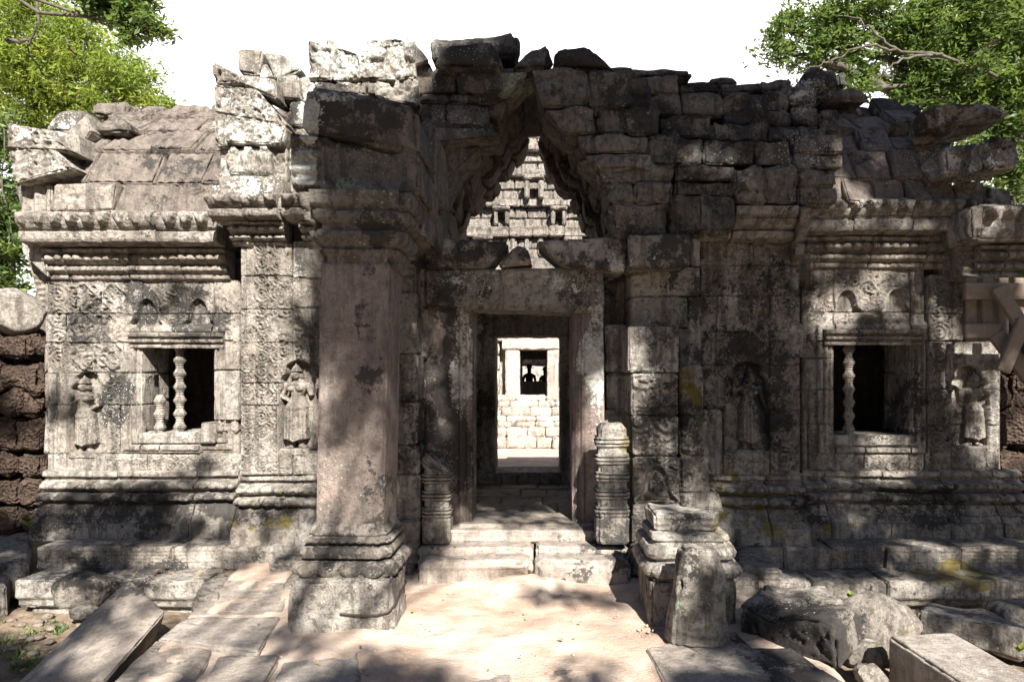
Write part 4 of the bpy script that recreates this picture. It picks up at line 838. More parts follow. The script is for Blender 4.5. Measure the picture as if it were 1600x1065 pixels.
# passage floor
b = Buf(); yy = 6.52
for row, cuts in ((.52, [-.15, .2]), (.42, [-.4, .05, .35]), (.5, [-.2, .1]), (.4, [-.45, 0, .25])):
    cs = [-1.0]+cuts+[.8]
    for a, e in zip(cs[:-1], cs[1:]): stone(b, hexa(a, e-.006, yy, yy+row-.006, .1, .32+R.uniform(-.01, .01)), res=.03, r=.015, amp=.006, wear=.02)
    yy += row
b.build('passage_floor', M_SLAB, GH)
b = Buf()
for x0, x1 in ((-2.2, -.66), (.44, 2.2)): stone(b, hexa(x0, x1, 6.5, 6.8, .1, 2.55), res=.08)     # blind wall behind the jambs
b.build('porch_wall', M_ST, GH)
# colonettes
def colonette(u0, u1, v0, v1, Y, broken):
    hx = (X(u1, Y)-X(u0, Y))/2; cx = X((u0+u1)/2, Y); z0, z1 = Z(v1, Y), Z(v0, Y); b = Buf(); H = z1-z0; pr = [(-.01, 0), (0, .02), (0, .2), (-.012, .21)]
    z = .22
    while z < H-.1:
        for o, dz in ((.004, .006), (.006, .014), (-.012, .004), (-.012, .006), (.01, .004), (.012, .016), (-.012, .004), (-.012, .006), (.004, .006), (.006, .012), (-.012, .004), (-.014, .05), (-.012, .01)): z += dz; pr.append((o-.004, z))
    pr.append((-.02, H-.04)); pr.append((-.05, H))
    sqlathe(b, cx, Y+hx, hx, hx, [(a, z0+c) for a, c in pr], noise=.005, pw=9, pr=.004, fn=lambda s, z, o: -.012*np.exp(-((z-z0-.1)/.05)**2)*(np.abs(((s/(2*hx)) % 1)-.5) < .28))
    if broken:
        for k, V in enumerate(b.V): V[:, 2] -= np.clip((V[:, 0]-cx+hx)*.75+.02*vnoise(V*14), 0, .3)*ss(z1-.26, z1-.02, V[:, 2])
    else:
        for k, V in enumerate(b.V): V[:, 2] += .02*vnoise(V*7)*ss(z1-.12, z1, V[:, 2])
    o = b.build('colonette', M_ST, GH); return o
colonette(658, 703, 698, 850, 5.72, True)['label'] = 'broken slanting stub of a ringed colonette left of the door'
colonette(932, 984, 662, 850, 5.55, False)['label'] = 'broken ringed colonette with an arched foot right of the door'

# ================================================================ free standing pieces of the porch
def single(name, label, cat, fn, mat=M_ST, group=None):
    b = Buf(); fn(b); V = np.concatenate(b.V); c = ((V[:, 0].min()+V[:, 0].max())/2, (V[:, 1].min()+V[:, 1].max())/2, V[:, 2].min())
    o = b.build(name, mat, None, loc=c); return tag(o, label, cat, group)
# the pillar
PX0, PX1, PY0, PY1 = -1.455, -1.0, 4.56, 5.0; pcx, pcy, ph = (PX0+PX1)/2, (PY0+PY1)/2, (PX1-PX0)/2
PIL = thing('stone_pillar', 'tall plain square sandstone pillar with moulded capital and base, standing free left of the doorway', 'pillar', (pcx, pcy, 0))
b = Buf(); z0 = Z(838, PY0); z1 = Z(408, PY0)
c = hexa(PX0, PX1, PY0, PY1, z0, z1); c[:, :, 0] += [-.035, 0, 0]; stone(b, c, res=.018, r=.016, amp=.006, wear=.012, lump=.004)
b.build('shaft', M_PIL, PIL)
b = Buf(); pcb = pcx-.03
zb = [Z(v, 4.5) for v in (905, 882, 880, 862, 858, 846, 838, 826)]
pr = [(.03, Z(908, 4.45)), (.09, Z(904, 4.45)), (.1, Z(890, 4.45)), (.08, Z(880, 4.45)), (.02, Z(879, 4.45)), (.02, Z(876, 4.45)), (.085, Z(874, 4.45)), (.1, Z(866, 4.45)), (.08, Z(858, 4.45)), (.02, Z(856, 4.45)), (.02, Z(853, 4.45)), (.06, Z(851, 4.45)), (.06, Z(845, 4.45)), (.035, Z(842, 4.45)), (.05, Z(838, 4.45)), (.03, Z(832, 4.45)), (.0, Z(822, 4.45))]
def bd(freq, amp, za, zc):
    def f(s, z, o):
        c = ((s/freq) % 1-.5)*2; t = (z-(za+zc)/2)/((zc-za)/2); return np.where(np.abs(t) < 1, amp*np.sqrt(np.clip(1-(c*c*1.1+t*t*.9), 0, 1)), 0)
    return f
b1, b2 = bd(.1, .05, Z(904, 4.45), Z(880, 4.45)), bd(.045, .025, Z(852, 4.45), Z(844, 4.45))
sqlathe(b, pcb-.015, pcy-.03, ph, ph-.02, [(o_*.8, z_) for o_, z_ in pr], fn=lambda s, z, o: b1(s, z, o)+b2(s, z, o), noise=.008, pw=14, pr=.008, res=.012); b.build('base', M_ST, PIL)
b = Buf(); c = hexa(X(452, 4.4), X(613, 4.4), 4.4, 4.9, -.1, Z(906, 4.4)); c[0, :, 0, 0] -= .03; stone(b, c, res=.018, r=.03, amp=.014, wear=.03, lump=.01, fn=lambda P: .012*carve_scroll(P[:, 0], P[:, 2]-.26, .1)*ss(.25, .27, P[:, 2])); b.build('plinth', M_ST, PIL)
b = Buf(); zz = lambda v: Z(v, 4.5)
pr = [(.0, zz(414)), (.02, zz(408)), (.025, zz(398)), (.035, zz(396)), (.045, zz(388)), (.025, zz(384)), (.05, zz(380)), (.09, zz(370)), (.095, zz(360)), (.07, zz(356)), (.07, zz(350)), (.12, zz(342)), (.125, zz(332)), (.1, zz(328)), (.14, zz(320)), (.15, zz(300)), (.12, zz(298))]
sqlathe(b, pcx+.02, pcy+.03, ph, ph, pr, noise=.012, pw=12, res=.013, pr=.009, wearc=.05); b.build('capital', M_ARCH, PIL)
b = Buf(); tube(b, [(X(555, 4.37)+.6*t, 4.37-.02*sin(t*3)+max(0, t-.98)*18, .125-.03*sin(t*pi)) for t in np.linspace(0, .66, 30)], .006, 6, tint=.5)
tube(b, [(-1.28, 4.385, .155), (-1.15, 4.38, .148), (-1.0, 4.375, .152), (-.9, 4.375, .17), (-.865, 4.40, .2), (-.862, 4.6, .22)], .007, 6, tint=.5) if True else None
b.V = b.V[2:]; 
b = Buf(); tube(b, [(X(530, 4.37), 4.385, .115), (X(570, 4.37), 4.378, .105), (X(590, 4.37), 4.376, .112), (X(606, 4.37), 4.376, .13), (X(614, 4.37), 4.4, .165), (X(613, 4.37)+.008, 4.55, .19), (X(613, 4.37)+.008, 4.85, .2)], .007, 6, tint=.5); b.build('wire', M_WIRE, PIL)
# stones stacked on the pillar
def f1(b):
    stone(b, quad([(448, 201), (654, 240), (655, 303), (456, 298)], 4.62, .9), res=.018, r=.03, amp=.014, wear=.03, lump=.02, ny=.05,
          fn=lambda P: np.where(P[:, 0] < X(505, 4.62), .0, -.06*ss(X(505, 4.62), X(522, 4.62), P[:, 0])*ss(X(652, 4.62), X(600, 4.62), P[:, 0])*ss(Z(300, 4.62), Z(286, 4.62), P[:, 2]))+np.where(P[:, 0] < X(500, 4.62), .03*np.cos((P[:, 2])*62), 0))
single('fallen_beam', 'scooped beam stone with white lichen on its moulded left end, lying on the pillar capital', 'stone beam', f1, M_ARCH)
def f2(b): stone(b, quad([(478, 130), (650, 166), (658, 242), (468, 203)], 4.6, 1.25), res=.02, r=.05, amp=.014, wear=.03, lump=.02, ny=.06)
single('fallen_beam', 'near-black slanting beam stone on top of the pillar stack, white lichen at its left end', 'stone beam', f2, M_ARCH)
def f3(b):
    stone(b, quad([(656, 180), (682, 200), (680, 300), (657, 300)], 5.2, .75), res=.03, amp=.02, r=.04, wear=.03); stone(b, quad([(640, 300), (664, 300), (664, 372), (640, 372)], 5.0, .9), res=.03, amp=.02)
single('side_beam', 'narrow upright stones running back from the pillar stack to the arch', 'stone beam', f3, M_ARCH)
# beams lying above the lintel
single('fallen_beam', 'long dark broken beam lying above the door lintel on the left', 'stone beam', lambda b: stone(b, quad([(663, 371), (796, 378), (762, 418), (664, 420)], 6.0, .45), res=.018, r=.025, amp=.015, wear=.03, ny=.05))
single('fallen_beam', 'dark beam with a pale right end above the door lintel on the right', 'stone beam', lambda b: stone(b, quad([(838, 377), (978, 370), (978, 424), (880, 415)], 5.92, .5), res=.018, r=.022, amp=.014, wear=.03, ny=.05))
single('broken_fragment', 'small pointed broken fragment wedged between the two beams above the lintel', 'stone', lambda b: stone(b, quad([(806, 382), (824, 388), (832, 413), (775, 416)], 5.98, .3), res=.015, r=.03, amp=.02, wear=.03))
# loose capstones
cap = [('loose_block', 'large dark capstone at the very top, left of the arch apex', quad([(672, 58), (806, 48), (812, 88), (676, 96)], 6.3, .7), .06), ('loose_block', 'rounded slab jutting forward under the topmost capstone', quad([(694, 70), (772, 62), (788, 108), (677, 104)], 5.8, .8), .05),
       ('loose_block', 'knobbly dark stone over the apex of the arch', quad([(826, 74), (856, 70), (860, 105), (792, 110)], 6.1, .5), .06), ('loose_block', 'round-backed dark capstone right of the arch apex', quad([(868, 78), (920, 72), (966, 112), (862, 106)], 6.0, .6), .07),
       ('loose_block', 'thin capstone on the wall top beside the round-backed stone', quad([(966, 106), (1082, 108), (1082, 122), (968, 124)], 6.6, .5), .03), ('loose_block', 'low capstone in the middle of the right wall top', quad([(1108, 122), (1150, 120), (1156, 132), (1104, 134)], 6.9, .4), .03),
       ('loose_block', 'big square dark stone standing on the right wing ridge', quad([(1262, 106), (1308, 103), (1312, 140), (1250, 140)], 7.0, .5), .06), ('loose_block', 'small reddish stone tucked behind the big square one on the ridge', quad([(1308, 112), (1324, 110), (1326, 136), (1310, 137)], 7.2, .3), .04),
       ('loose_block', 'pointed slab lying in front of the big square ridge stone', quad([(1290, 146), (1342, 132), (1368, 156), (1288, 158)], 6.85, .4), .03), ('loose_block', 'lichen-spotted block with a drilled hole below the ridge stones', quad([(1216, 134), (1276, 128), (1280, 166), (1214, 160)], 6.6, .5), .03),
       ('loose_block', 'flat lichened stone above the left wing roof, near the corner gable', quad([(86, 172), (132, 172), (130, 207), (66, 206)], 6.75, .5), .03), ('loose_block', 'jutting slab with a dark underside on the left wing roof', quad([(142, 190), (196, 186), (204, 208), (130, 208)], 6.62, .4), .03)]
for nm, lb, c, lp in cap: single(nm, lb, 'stone', lambda b: stone(b, c, res=.022, r=.05, amp=.02, wear=.05, lump=lp*.5, ny=.05), M_ARCH)
# right gable end: slabs thrown out to the right
b = Buf()
for pts, Y, f in (([(1455, 166), (1540, 157), (1596, 176), (1462, 196)], 5.95, pitf), ([(1462, 186), (1520, 176), (1560, 190), (1470, 206)], 6.1, None), ([(1476, 232), (1530, 226), (1540, 262), (1480, 272)], 6.05, None), ([(1528, 220), (1592, 208), (1594, 258), (1536, 268)], 5.8, pit), ([(1490, 284), (1540, 280), (1540, 322), (1490, 324)], 6.3, None), ([(1541, 288), (1580, 296), (1590, 322), (1541, 324)], 6.6, None),
                  ([(1516, 322), (1640, 320), (1640, 372), (1518, 374)], 6.0, None)): stone(b, quad(pts, Y, .45), res=.018, r=.03, amp=.024, wear=.05, lump=.04, fn=f, ny=.05)
for pts, Y in (([(1500, 376), (1700, 376), (1700, 434), (1510, 434)], 6.25),): stone(b, quad(pts, Y, .5), res=.02, fn=grooves(Z(434, 6.25), .04, 5, .07))
b.build('gable_end', M_ST, GH)

def seated(uc, vb, hv, Y):
    H = hv*Y/FP; xc, zb = X(uc, Y), Z(vb, Y); n = 110; s, t = np.meshgrid(np.linspace(-.5, .5, n), np.linspace(-.02, 1.02, n), indexing='ij'); h = np.full(s.shape, -.02)
    for cx, cz, rx, rz, rh in ((0, .85, .1, .13, .17), (0, .98, .05, .06, .1), (0, .56, .16, .2, .17), (0, .72, .2, .07, .13), (-.21, .56, .06, .18, .11), (.21, .56, .06, .18, .11), (-.2, .26, .22, .1, .2), (.2, .26, .22, .1, .2), (0, .36, .13, .07, .2), (-.1, .16, .24, .07, .17), (.12, .14, .24, .06, .16), (0, .04, .38, .06, .14)):
        d = ((s-cx)/rx)**2+((t-cz)/rz)**2; h = np.maximum(h, np.where(d < 1, rh*np.sqrt(np.clip(1-d, 0, 1))+.03, -.02))
    ok = h > 0; V = np.stack([xc+s*H, Y-np.where(ok, h*H, -.01), zb+t*H], -1).reshape(-1, 3); i = np.arange(n-1)[:, None]; j = np.arange(n-1)[None, :]; q = np.stack([i*n+j, (i+1)*n+j, (i+1)*n+j+1, i*n+j+1], -1).reshape(-1, 4); q = q[ok.ravel()[q].any(1)]
    b = Buf(); b.add(V, q, tint=.95); o = b.build('seated_figure_relief', M_ST, GH); o['label'] = 'small cross-legged figure carved low on the pier stump'
seated(1026, 783, 44, 5.65)
# steps --------------------------------------------------------------------
def stepf(P):
    x = P[:, 0]; z = P[:, 2]; brk = .09*np.exp(-((x-X(800, 5.42))/.16)**2); return -brk*ss(.14, -.02, z)-.015*ss(.12, .1, z)
def sA(b):
    stone(b, hexa(X(656, 5.42), X(833, 5.42), 5.42, 5.72, -.05, .165, jit=.01), res=.016, r=.045, amp=.014, wear=.03, fn=stepf, lump=.02); 
single('step_slab', 'broken door step with a raw undercut edge, left of the two bottom steps', 'step', sA, M_SLAB)
single('step_slab', 'whole bottom door step with rounded front, right of the broken one', 'step', lambda b: stone(b, hexa(X(836, 5.42), X(985, 5.42), 5.4, 5.72, -.05, .17, jit=.008), res=.016, r=.045, amp=.01, wear=.02, lump=.01), M_SLAB)
single('step_slab', 'upper step slab of the doorway, on the side of the slanting colonette', 'step', lambda b: stone(b, hexa(X(653, 5.7), X(834, 5.7), 5.66, 6.1, 0, .215), res=.018, r=.03, amp=.008, wear=.02), M_SLAB)
single('step_slab', 'upper step slab of the doorway, on the side of the whole ringed colonette', 'step', lambda b: stone(b, hexa(X(837, 5.7), X(992, 5.7), 5.64, 6.1, 0, .225), res=.018, r=.03, amp=.008, wear=.02), M_SLAB)
# ================================================================ fallen stones and paving in front
def pt(u, v, Y): return np.array([X(u, Y), Y, Z(v, Y)])
def gp(u, v, z=0.): Y = (EYE-z)*FP/(v-CV); return np.array([X(u, Y), Y, z])
def flat(pts, z, th):
    c = np.zeros((2, 2, 2, 3)); TL, TR, BR, BL = [gp(u, v, z) for u, v in pts]
    for (i, j, p) in ((0, 1, TL), (1, 1, TR), (1, 0, BR), (0, 0, BL)): c[i, j, 1] = p; c[i, j, 0] = p-[0, 0, th]
    return c
def one(name, label, cat, c, mat=M_ST, group=None, post=None, **k):
    def f(b):
        stone(b, c, **{**dict(res=.018, r=.03, amp=.012, wear=.03, lump=.015), **k})
        if post is not None: b.V[-1] = post(b.V[-1])
    return single(name, label, cat, f, mat, group)
G_P = 'paving slabs laid in front of the gatehouse'
for pts, z, th, lb in (([(352, 905), (458, 912), (440, 962), (292, 962)], .0, .3, 'pale paving slab at the back left, nearest the stepped plinth'),
                   ([(288, 964), (438, 963), (404, 1018), (246, 996)], .02, .16, 'long pale paving slab left of the pillar plinth with a crack along its rear edge'),
                   ([(243, 999), (334, 1014), (300, 1078), (160, 1076)], .0, .2, 'paving slab beside the big leaning slab at the lower left'),
                   ([(340, 1024), (441, 1020), (404, 1085), (306, 1085)], .02, .14, 'tilted paving slab with a dark gap on its left, in front of the pillar'),
                   ([(446, 1019), (562, 1017), (570, 1110), (408, 1110)], .008, .1, 'grey paving slab half sunk in sand before the pillar'),
                   ([(1010, 1012), (1052, 1000), (1240, 1092), (1058, 1100)], .03, .12, 'pale paving slab in front of the upright boulder'),
                   ([(1052, 988), (1150, 985), (1228, 1062), (1120, 1040)], .03, .14, 'paving slab beneath the upright boulder'),
                   ([(1170, 1010), (1236, 1010), (1350, 1085), (1232, 1085)], .04, .14, 'sloping slab lying under the curved fallen stone'),
                   ([(848, 1044), (966, 1043), (985, 1110), (846, 1110)], .005, .1, 'paving slab flush with the sand at the middle of the path'),
                   ([(640, 1052), (800, 1050), (800, 1110), (630, 1110)], .004, .1, 'sand-dusted paving slab near the centre of the path')):
    one('paving_slab', lb, 'paving slab', flat(pts, z, th), M_SLAB, G_P, res=.02, r=.016, amp=.008, wear=.02, lump=.008)
c = np.zeros((2, 2, 2, 3)); A, B_, C_, D_ = pt(203, 911, 4.95), pt(259, 966, 4.6), pt(165, 1082, 3.75), pt(25, 1085, 4.1); off = np.array([-.08, .03, -.2]); A[2] += .05; B_[2] += .05; C_[2] += .07; D_[2] += .07
c[0, 1, 1], c[1, 1, 1], c[1, 0, 1], c[0, 0, 1] = A, B_, C_, D_; c[:, :, 0] = c[:, :, 1]+off
one('leaning_slab', 'long flat grey slab tipped up on edge at the lower left', 'stone slab', c, M_SLAB, r=.02, amp=.006, lump=.006, res=.02)
# upright boulder
Y = 4.05; c = quad([(1068, 856), (1128, 858), (1146, 1022), (1046, 1020)], Y, .22, Y+.03)
one('upright_boulder', 'worn boulder standing upright with a patch of mint green lichen, before the right pier base', 'boulder', c, r=.045, lump=.012, amp=.02, res=.012, wear=.025, fn=lambda P: .7*pitf(P))
# right pier base (counterpart of the tall pillar)
PB = thing('pier_base', 'low stump of the missing right porch pillar, a moulded base on a square plinth', 'pillar base', (1.02, 4.8, 0))
def rel(v): return Z(v, 4.5)
b = Buf(); c = hexa(.74, 1.31, 4.5, 5.08, -.08, rel(905)); stone(b, c, res=.016, r=.025, amp=.012, wear=.03, fn=lambda P: .01*carve_scroll(P[:, 0], P[:, 2]-.2, .1)*ss(.18, .2, P[:, 2])); b.build('plinth', M_ST, PB)
b = Buf(); pr = [(.0, rel(908)), (.05, rel(902)), (.065, rel(892)), (.05, rel(880)), (.01, rel(879)), (.01, rel(876)), (.05, rel(872)), (.06, rel(864)), (.045, rel(856)), (.01, rel(854)), (.0, rel(850)), (.02, rel(846)), (.01, rel(838)), (-.04, rel(836))]
b1 = bd(.1, .025, rel(904), rel(880)); sqlathe(b, 1.02, 4.79, .245, .25, pr, fn=lambda s, z, o: b1(s, z, o), noise=.01, pw=12, pr=.008, res=.012); b.build('moulding', M_ST, PB)
b = Buf(); c = hexa(.78, 1.2, 4.6, 5.0, rel(838), rel(808)); c[1, :, 1, 2] -= .03; c += np.array([0, 0, .005]); stone(b, c, res=.014, r=.02, amp=.014, wear=.04, lump=.02, fn=grooves(rel(838), .015, 2, .04)); b.build('top_stone', M_ST, PB)
# curved fallen stone
c = np.zeros((2, 2, 2, 3)); c[0, 0, 1], c[0, 0, 0] = pt(1152, 950, 4.35), pt(1155, 1000, 4.4); c[1, 0, 1], c[1, 0, 0] = pt(1305, 975, 3.8), pt(1312, 1056, 3.85)
c[0, 1, 1], c[0, 1, 0] = pt(1186, 926, 4.62), pt(1190, 975, 4.62); c[1, 1, 1], c[1, 1, 0] = pt(1336, 950, 4.15), pt(1340, 1020, 4.15)
def bend(V):
    d = c[1, 0, 1]-c[0, 0, 1]; t = ((V-c[0, 0, 1])@d)/(d@d); V = V.copy(); V[:, 2] += .03*ss(.2, 0, t)-.035*np.exp(-((t-.35)/.16)**2)+.025*np.exp(-((t-.72)/.18)**2)-.05*ss(.85, 1.1, t); V[:, 1] -= .03*np.exp(-((t-.75)/.25)**2); return V
one('curved_stone', 'dark curved moulded stone with white lichen dots, fallen to the right of the upright boulder', 'stone', c, post=bend, r=.035, res=.014, lump=.01, amp=.02, wear=.03, fn=pitf)
one('fallen_block', 'flat-topped sunlit block with a notched end behind the curved stone', 'stone', flat([(1188, 912), (1292, 914), (1322, 940), (1196, 938)], .05, .3), lump=.02, r=.03)
one('fallen_block', 'sunlit block with ribbed end below the mossy wall base', 'stone', flat([(1150, 853), (1196, 856), (1224, 888), (1150, 886)], .1, .26), fn=grooves(-.1, .02, 3, .05), r=.03)
one('fallen_block', 'dark cube of stone just behind the upright boulder', 'stone', flat([(1140, 880), (1180, 882), (1186, 902), (1140, 902)], .12, .35), r=.03)
single('boulder', 'pale sunlit boulder between the curved stone and the big rectangular block', 'boulder', lambda b: lump(b, pt(1368, 982, 4.75), (.27, .25, .22), sq=2.6, amp=.25, rot=.4))
single('boulder', 'small pale rock at the foot of the pale boulder', 'boulder', lambda b: lump(b, pt(1352, 1022, 4.3), (.13, .12, .09), amp=.25))
one('fallen_block', 'long mossy stone lying along the foot of the right plinth', 'stone', np.array([[[pt(1425, 995, 5.0), pt(1432, 950, 5.0)], [pt(1440, 975, 5.4), pt(1446, 940, 5.4)]], [[pt(1630, 1040, 4.6), pt(1630, 985, 4.6)], [pt(1630, 1010, 5.1), pt(1630, 965, 5.1)]]]), lump=.03, r=.04, amp=.02)
c = hexa(2.06, 2.52, 2.3, 4.15, -.4, .12); c[:, 0, :, 0] += .12; c[1, :, 1, 2] -= .03; c[0, 1, :, 1] -= .12
one('rectangular_block', 'big clean-cut rectangular block in the lower right corner, top in full sun', 'stone block', c, M_SLAB, r=.025, amp=.006, lump=.008, res=.022)
single('boulder', 'dark rock at the right edge below the plinth', 'boulder', lambda b: lump(b, pt(1600, 975, 5.0), (.2, .2, .16), amp=.2, sq=4))
single('boulder', 'small rock at the bottom between the sloping slab and the big rectangular block', 'boulder', lambda b: lump(b, pt(1362, 1056, 3.9), (.09, .08, .07), amp=.25))
single('boulder', 'carved rounded stone lying before the left plinth', 'boulder', lambda b: lump(b, pt(134, 920, 5.35), (.19, .17, .13), amp=.15, sq=4))
single('boulder', 'little brown stone under the carved rounded one', 'boulder', lambda b: lump(b, pt(134, 955, 5.1), (.1, .08, .05), amp=.2, sq=3))
one('fallen_block', 'two-stepped block just left of the pillar base', 'stone', flat([(452, 842), (500, 845), (498, 878), (420, 876)], .08, .3), lump=.02, r=.03, fn=grooves(-.15, .02, 3, .06))
one('fallen_block', 'sunlit block leaning against the rear of the pillar plinth', 'stone', flat([(464, 880), (500, 878), (500, 912), (436, 908)], .06, .35), lump=.03, r=.04)
one('fallen_block', 'dark block at the left edge in front of the laterite wall', 'stone', flat([(-30, 824), (52, 826), (46, 880), (-40, 880)], -.0, .3), lump=.02, r=.04)
one('fallen_block', 'low dark block at the left edge beside the plinth', 'stone', flat([(-40, 885), (16, 882), (14, 912), (-40, 912)], -.1, .3), lump=.02, r=.04)
one('fallen_block', 'small block on the raised path edge left of the sunlit slabs', 'stone', flat([(318, 906), (356, 904), (346, 938), (302, 934)], .01, .3), lump=.02, r=.04)

# ================================================================ laterite walls
def lat(name, label, u0, u1, rows, Y, seedw):
    b = Buf()
    for v0, v1 in rows:
        u = u0-R.uniform(0, 20)
        while u < u1:
            w_ = R.uniform(38, 75); a, e = u, min(u+w_, u1); u += w_
            if e-a < 8: continue
            stone(b, rq(a+1, v0+1, e-1, v1-1, Y+R.uniform(-.06, .05), .5, j=2.5), res=.025, r=.05, amp=.05, wear=.06, lump=.05, ny=.06)
    stone(b, hexa(X(u0, Y), X(u1, Y), Y+.3, Y+.5, Z(rows[-1][1], Y), Z(rows[0][0]+8, Y)), res=.1)
    c = ((X(u0, Y)+X(u1, Y))/2, Y, Z(rows[-1][1], Y)); o = b.build(name, M_LAT, None, loc=c, stain=False); tag(o, label, 'wall')
lat('laterite_wall', 'rough brown laterite wall meeting the left corner of the gatehouse', -120, 66, [(522, 562), (563, 612), (613, 650), (651, 708), (709, 745), (746, 790), (791, 835)], 7.0, 3)
lat('laterite_wall', 'rough brown laterite wall behind the timber prop at the right corner', 1562, 1720, [(430, 480), (481, 530), (531, 580), (581, 640), (641, 700), (701, 760), (761, 830), (831, 870)], 7.0, 3)
single('boulder', 'smooth grey boulder resting on top of the left laterite wall', 'boulder', lambda b: lump(b, pt(20, 488, 7.15), (.33, .3, .25), amp=.2, sq=2.6))

# ================================================================ timber prop
TP = thing('timber_prop', 'weathered timber frame with slats and diagonal braces propping the right corner', 'timber frame', (X(1570, 5.9), 5.9, Z(840, 5.9)))
def plank(name, p0, p1, wd, th, Y0, Y1=None):
    Y1 = Y0 if Y1 is None else Y1; a, e = pt(*p0, Y0), pt(*p1, Y1); d = e-a; L = np.linalg.norm(d); d /= L; n = np.cross(d, [0, -1, 0]); n /= np.linalg.norm(n); f = np.cross(n, d)
    if f[1] > 0: f = -f
    c = np.zeros((2, 2, 2, 3))
    for i in range(2):
        for j in range(2):
            for k in range(2): c[i, j, k] = (a if i == 0 else e)+n*(k-.5)*wd*(1 if n[2] > 0 else -1)-f*(j-.5)*th
    b = Buf(); stone(b, c, res=.03, r=.004, amp=.0015, wear=.003, ny=.02); return b.build(name, M_WOOD, TP, stain=False)
plank('rail', (1507, 455), (1720, 455), .14, .045, 5.84); plank('rail', (1507, 517), (1562, 517), .12, .045, 5.84)
for u in (1517, 1542, 1567, 1592, 1640): plank('slat', (u, 434), (u, 532), .085, .03, 5.91)
plank('brace', (1558, 449), (1680, 640), .11, .05, 5.77, 5.6); plank('brace', (1556, 522), (1700, 705), .13, .05, 5.82, 5.6); plank('strut', (1600, 500), (1566, 580), .11, .05, 5.68, 5.68)
plank('post', (1730, 420), (1730, 850), .12, .12, 5.95)

# ================================================================ second gatehouse with its tower
T2 = thing('tower_gatehouse', 'sunlit pale stone gatehouse with a tiered tower, seen through the arch and the doorway', 'temple', (-.1, 17, 0))
b = Buf(); Y = 16.5
def hx(z0, z1, x0, x1, y, th=.6, **k): stone(b, hexa(x0, x1, y, y+th, z0, z1), **{**dict(res=.07, r=.03, amp=.02, wear=.04), **k})
for u0, u1, z0, z1 in ((-5, X(780, Y), 0, 4.2), (X(873, Y)+.02, 5, 0, 4.2)):
    z = z0
    while z < z1:
        h = R.uniform(.28, .4); x = u0
        while x < u1-.02:
            w_ = R.uniform(.35, .7); e = min(x+w_, u1); hx(z, z+h-.006, x, e-.006, Y+R.uniform(0, .05)); x = e
        z += h
for x in np.arange(X(776, Y), X(872, Y), .5): hx(2.45, 2.75, x, x+.49, Y-.03)
for z in np.arange(2.76, 4.2, .33):
    for x in np.arange(-1.2+R.random()*.2, .5, .5): hx(z, z+.325, x, x+.49, Y+R.uniform(0, .05))
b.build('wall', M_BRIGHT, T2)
DR = part_empty('doorway', T2, (X(833, Y), Y, .8))
for u0, u1 in ((790, 812), (855, 877)):
    b = Buf(); hx(Z(642, Y), Z(547, Y), X(u0, Y), X(u1, Y), Y-.1, fn=lambda P: .02*np.cos(P[:, 0]*60), res=.03); b.build('jamb', M_BRIGHT, DR)
b = Buf(); hx(Z(546, Y), Z(530, Y), X(785, Y), X(882, Y), Y-.1, res=.04); b.build('lintel', M_BRIGHT, DR)
b = Buf(); hx(.6, Z(638, Y), X(790, Y), X(877, Y), Y-.12, res=.04); b.build('threshold', M_BRIGHT, DR)
b = Buf(); yy = 15.35; z = 0
for k, (h, st) in enumerate(((.26, .0), (.2, .06), (.12, .22), (.12, .3), (.2, .45), (.14, .6), (.12, .7))):
    x = -2.2
    while x < 2:
        w_ = R.uniform(.3, .75); hx(z-.02, z+h, x, x+w_-.01, yy+st+R.uniform(-.08, .08), th=1.4-st); x += w_
    z += h
b.build('plinth', M_BRIGHT, T2)
b = Buf()
for x0, x1 in ((-1.4, X(812, 16.9)), (X(855, 16.9), 1.2)): hx(0, 2.8, x0, x1, 16.8, 3.0)
hx(2.3, 2.7, -1.4, 1.2, 16.8, 3.); hx(.5, .84, -1.4, 1.2, 16.8, 3.0); b.build('passage', M_ST, T2)
D3 = part_empty('doorway', T2, (X(833, 19.5), 19.5, .8))
Yi = 19.3
for x0, x1 in ((X(800, Yi), X(815, Yi)), (X(853, Yi), X(870, Yi))): b = Buf(); hx(.8, 2.3, x0, x1, Yi, .4); b.build('jamb', M_ST, D3)
b = Buf(); hx(Z(561, Yi), 2.7, X(800, Yi), X(870, Yi), Yi, .4); b.build('lintel', M_ST, D3)
b = Buf()    # tiers of the tower
def tier(z0, z1, hw, y, n, relief=None):
    h = (z1-z0)/n
    for k in range(n):
        x = -.1-hw+R.uniform(0, .1)
        while x < -.1+hw-.05:
            w_ = R.uniform(.25, .6); e = min(x+w_, -.1+hw); hx(z0+k*h, z0+k*h+h-.008, x, e-.008, y+R.uniform(-.04, .05), 2*hw, res=.06, fn=relief, ny=.6); x = e
rel1 = lambda P: .05*carve_foliage(P[:, 0], P[:, 2], .35)
tier(4.1, 4.45, 2.8, 16.3, 1, grooves(4.15, .06, 3, .1)); tier(4.45, 5.0, 2.6, 16.7, 2, rel1); tier(5.0, 5.25, 2.6, 16.5, 1, grooves(5.0, .06, 2, .1)); tier(5.25, 5.8, 2.2, 17.0, 2, rel1); tier(5.8, 6.0, 2.2, 16.8, 1, grooves(5.8, .05, 2, .1)); tier(6.0, 6.6, 1.8, 17.2, 2, rel1)
tier(6.6, 6.8, 1.75, 17.0, 1); tier(6.8, 7.3, 1.4, 17.4, 2, rel1); tier(7.3, 7.5, 1.3, 17.2, 1); tier(7.5, 8.0, 1.0, 17.6, 2); tier(8.0, 8.5, .6, 17.9, 2)
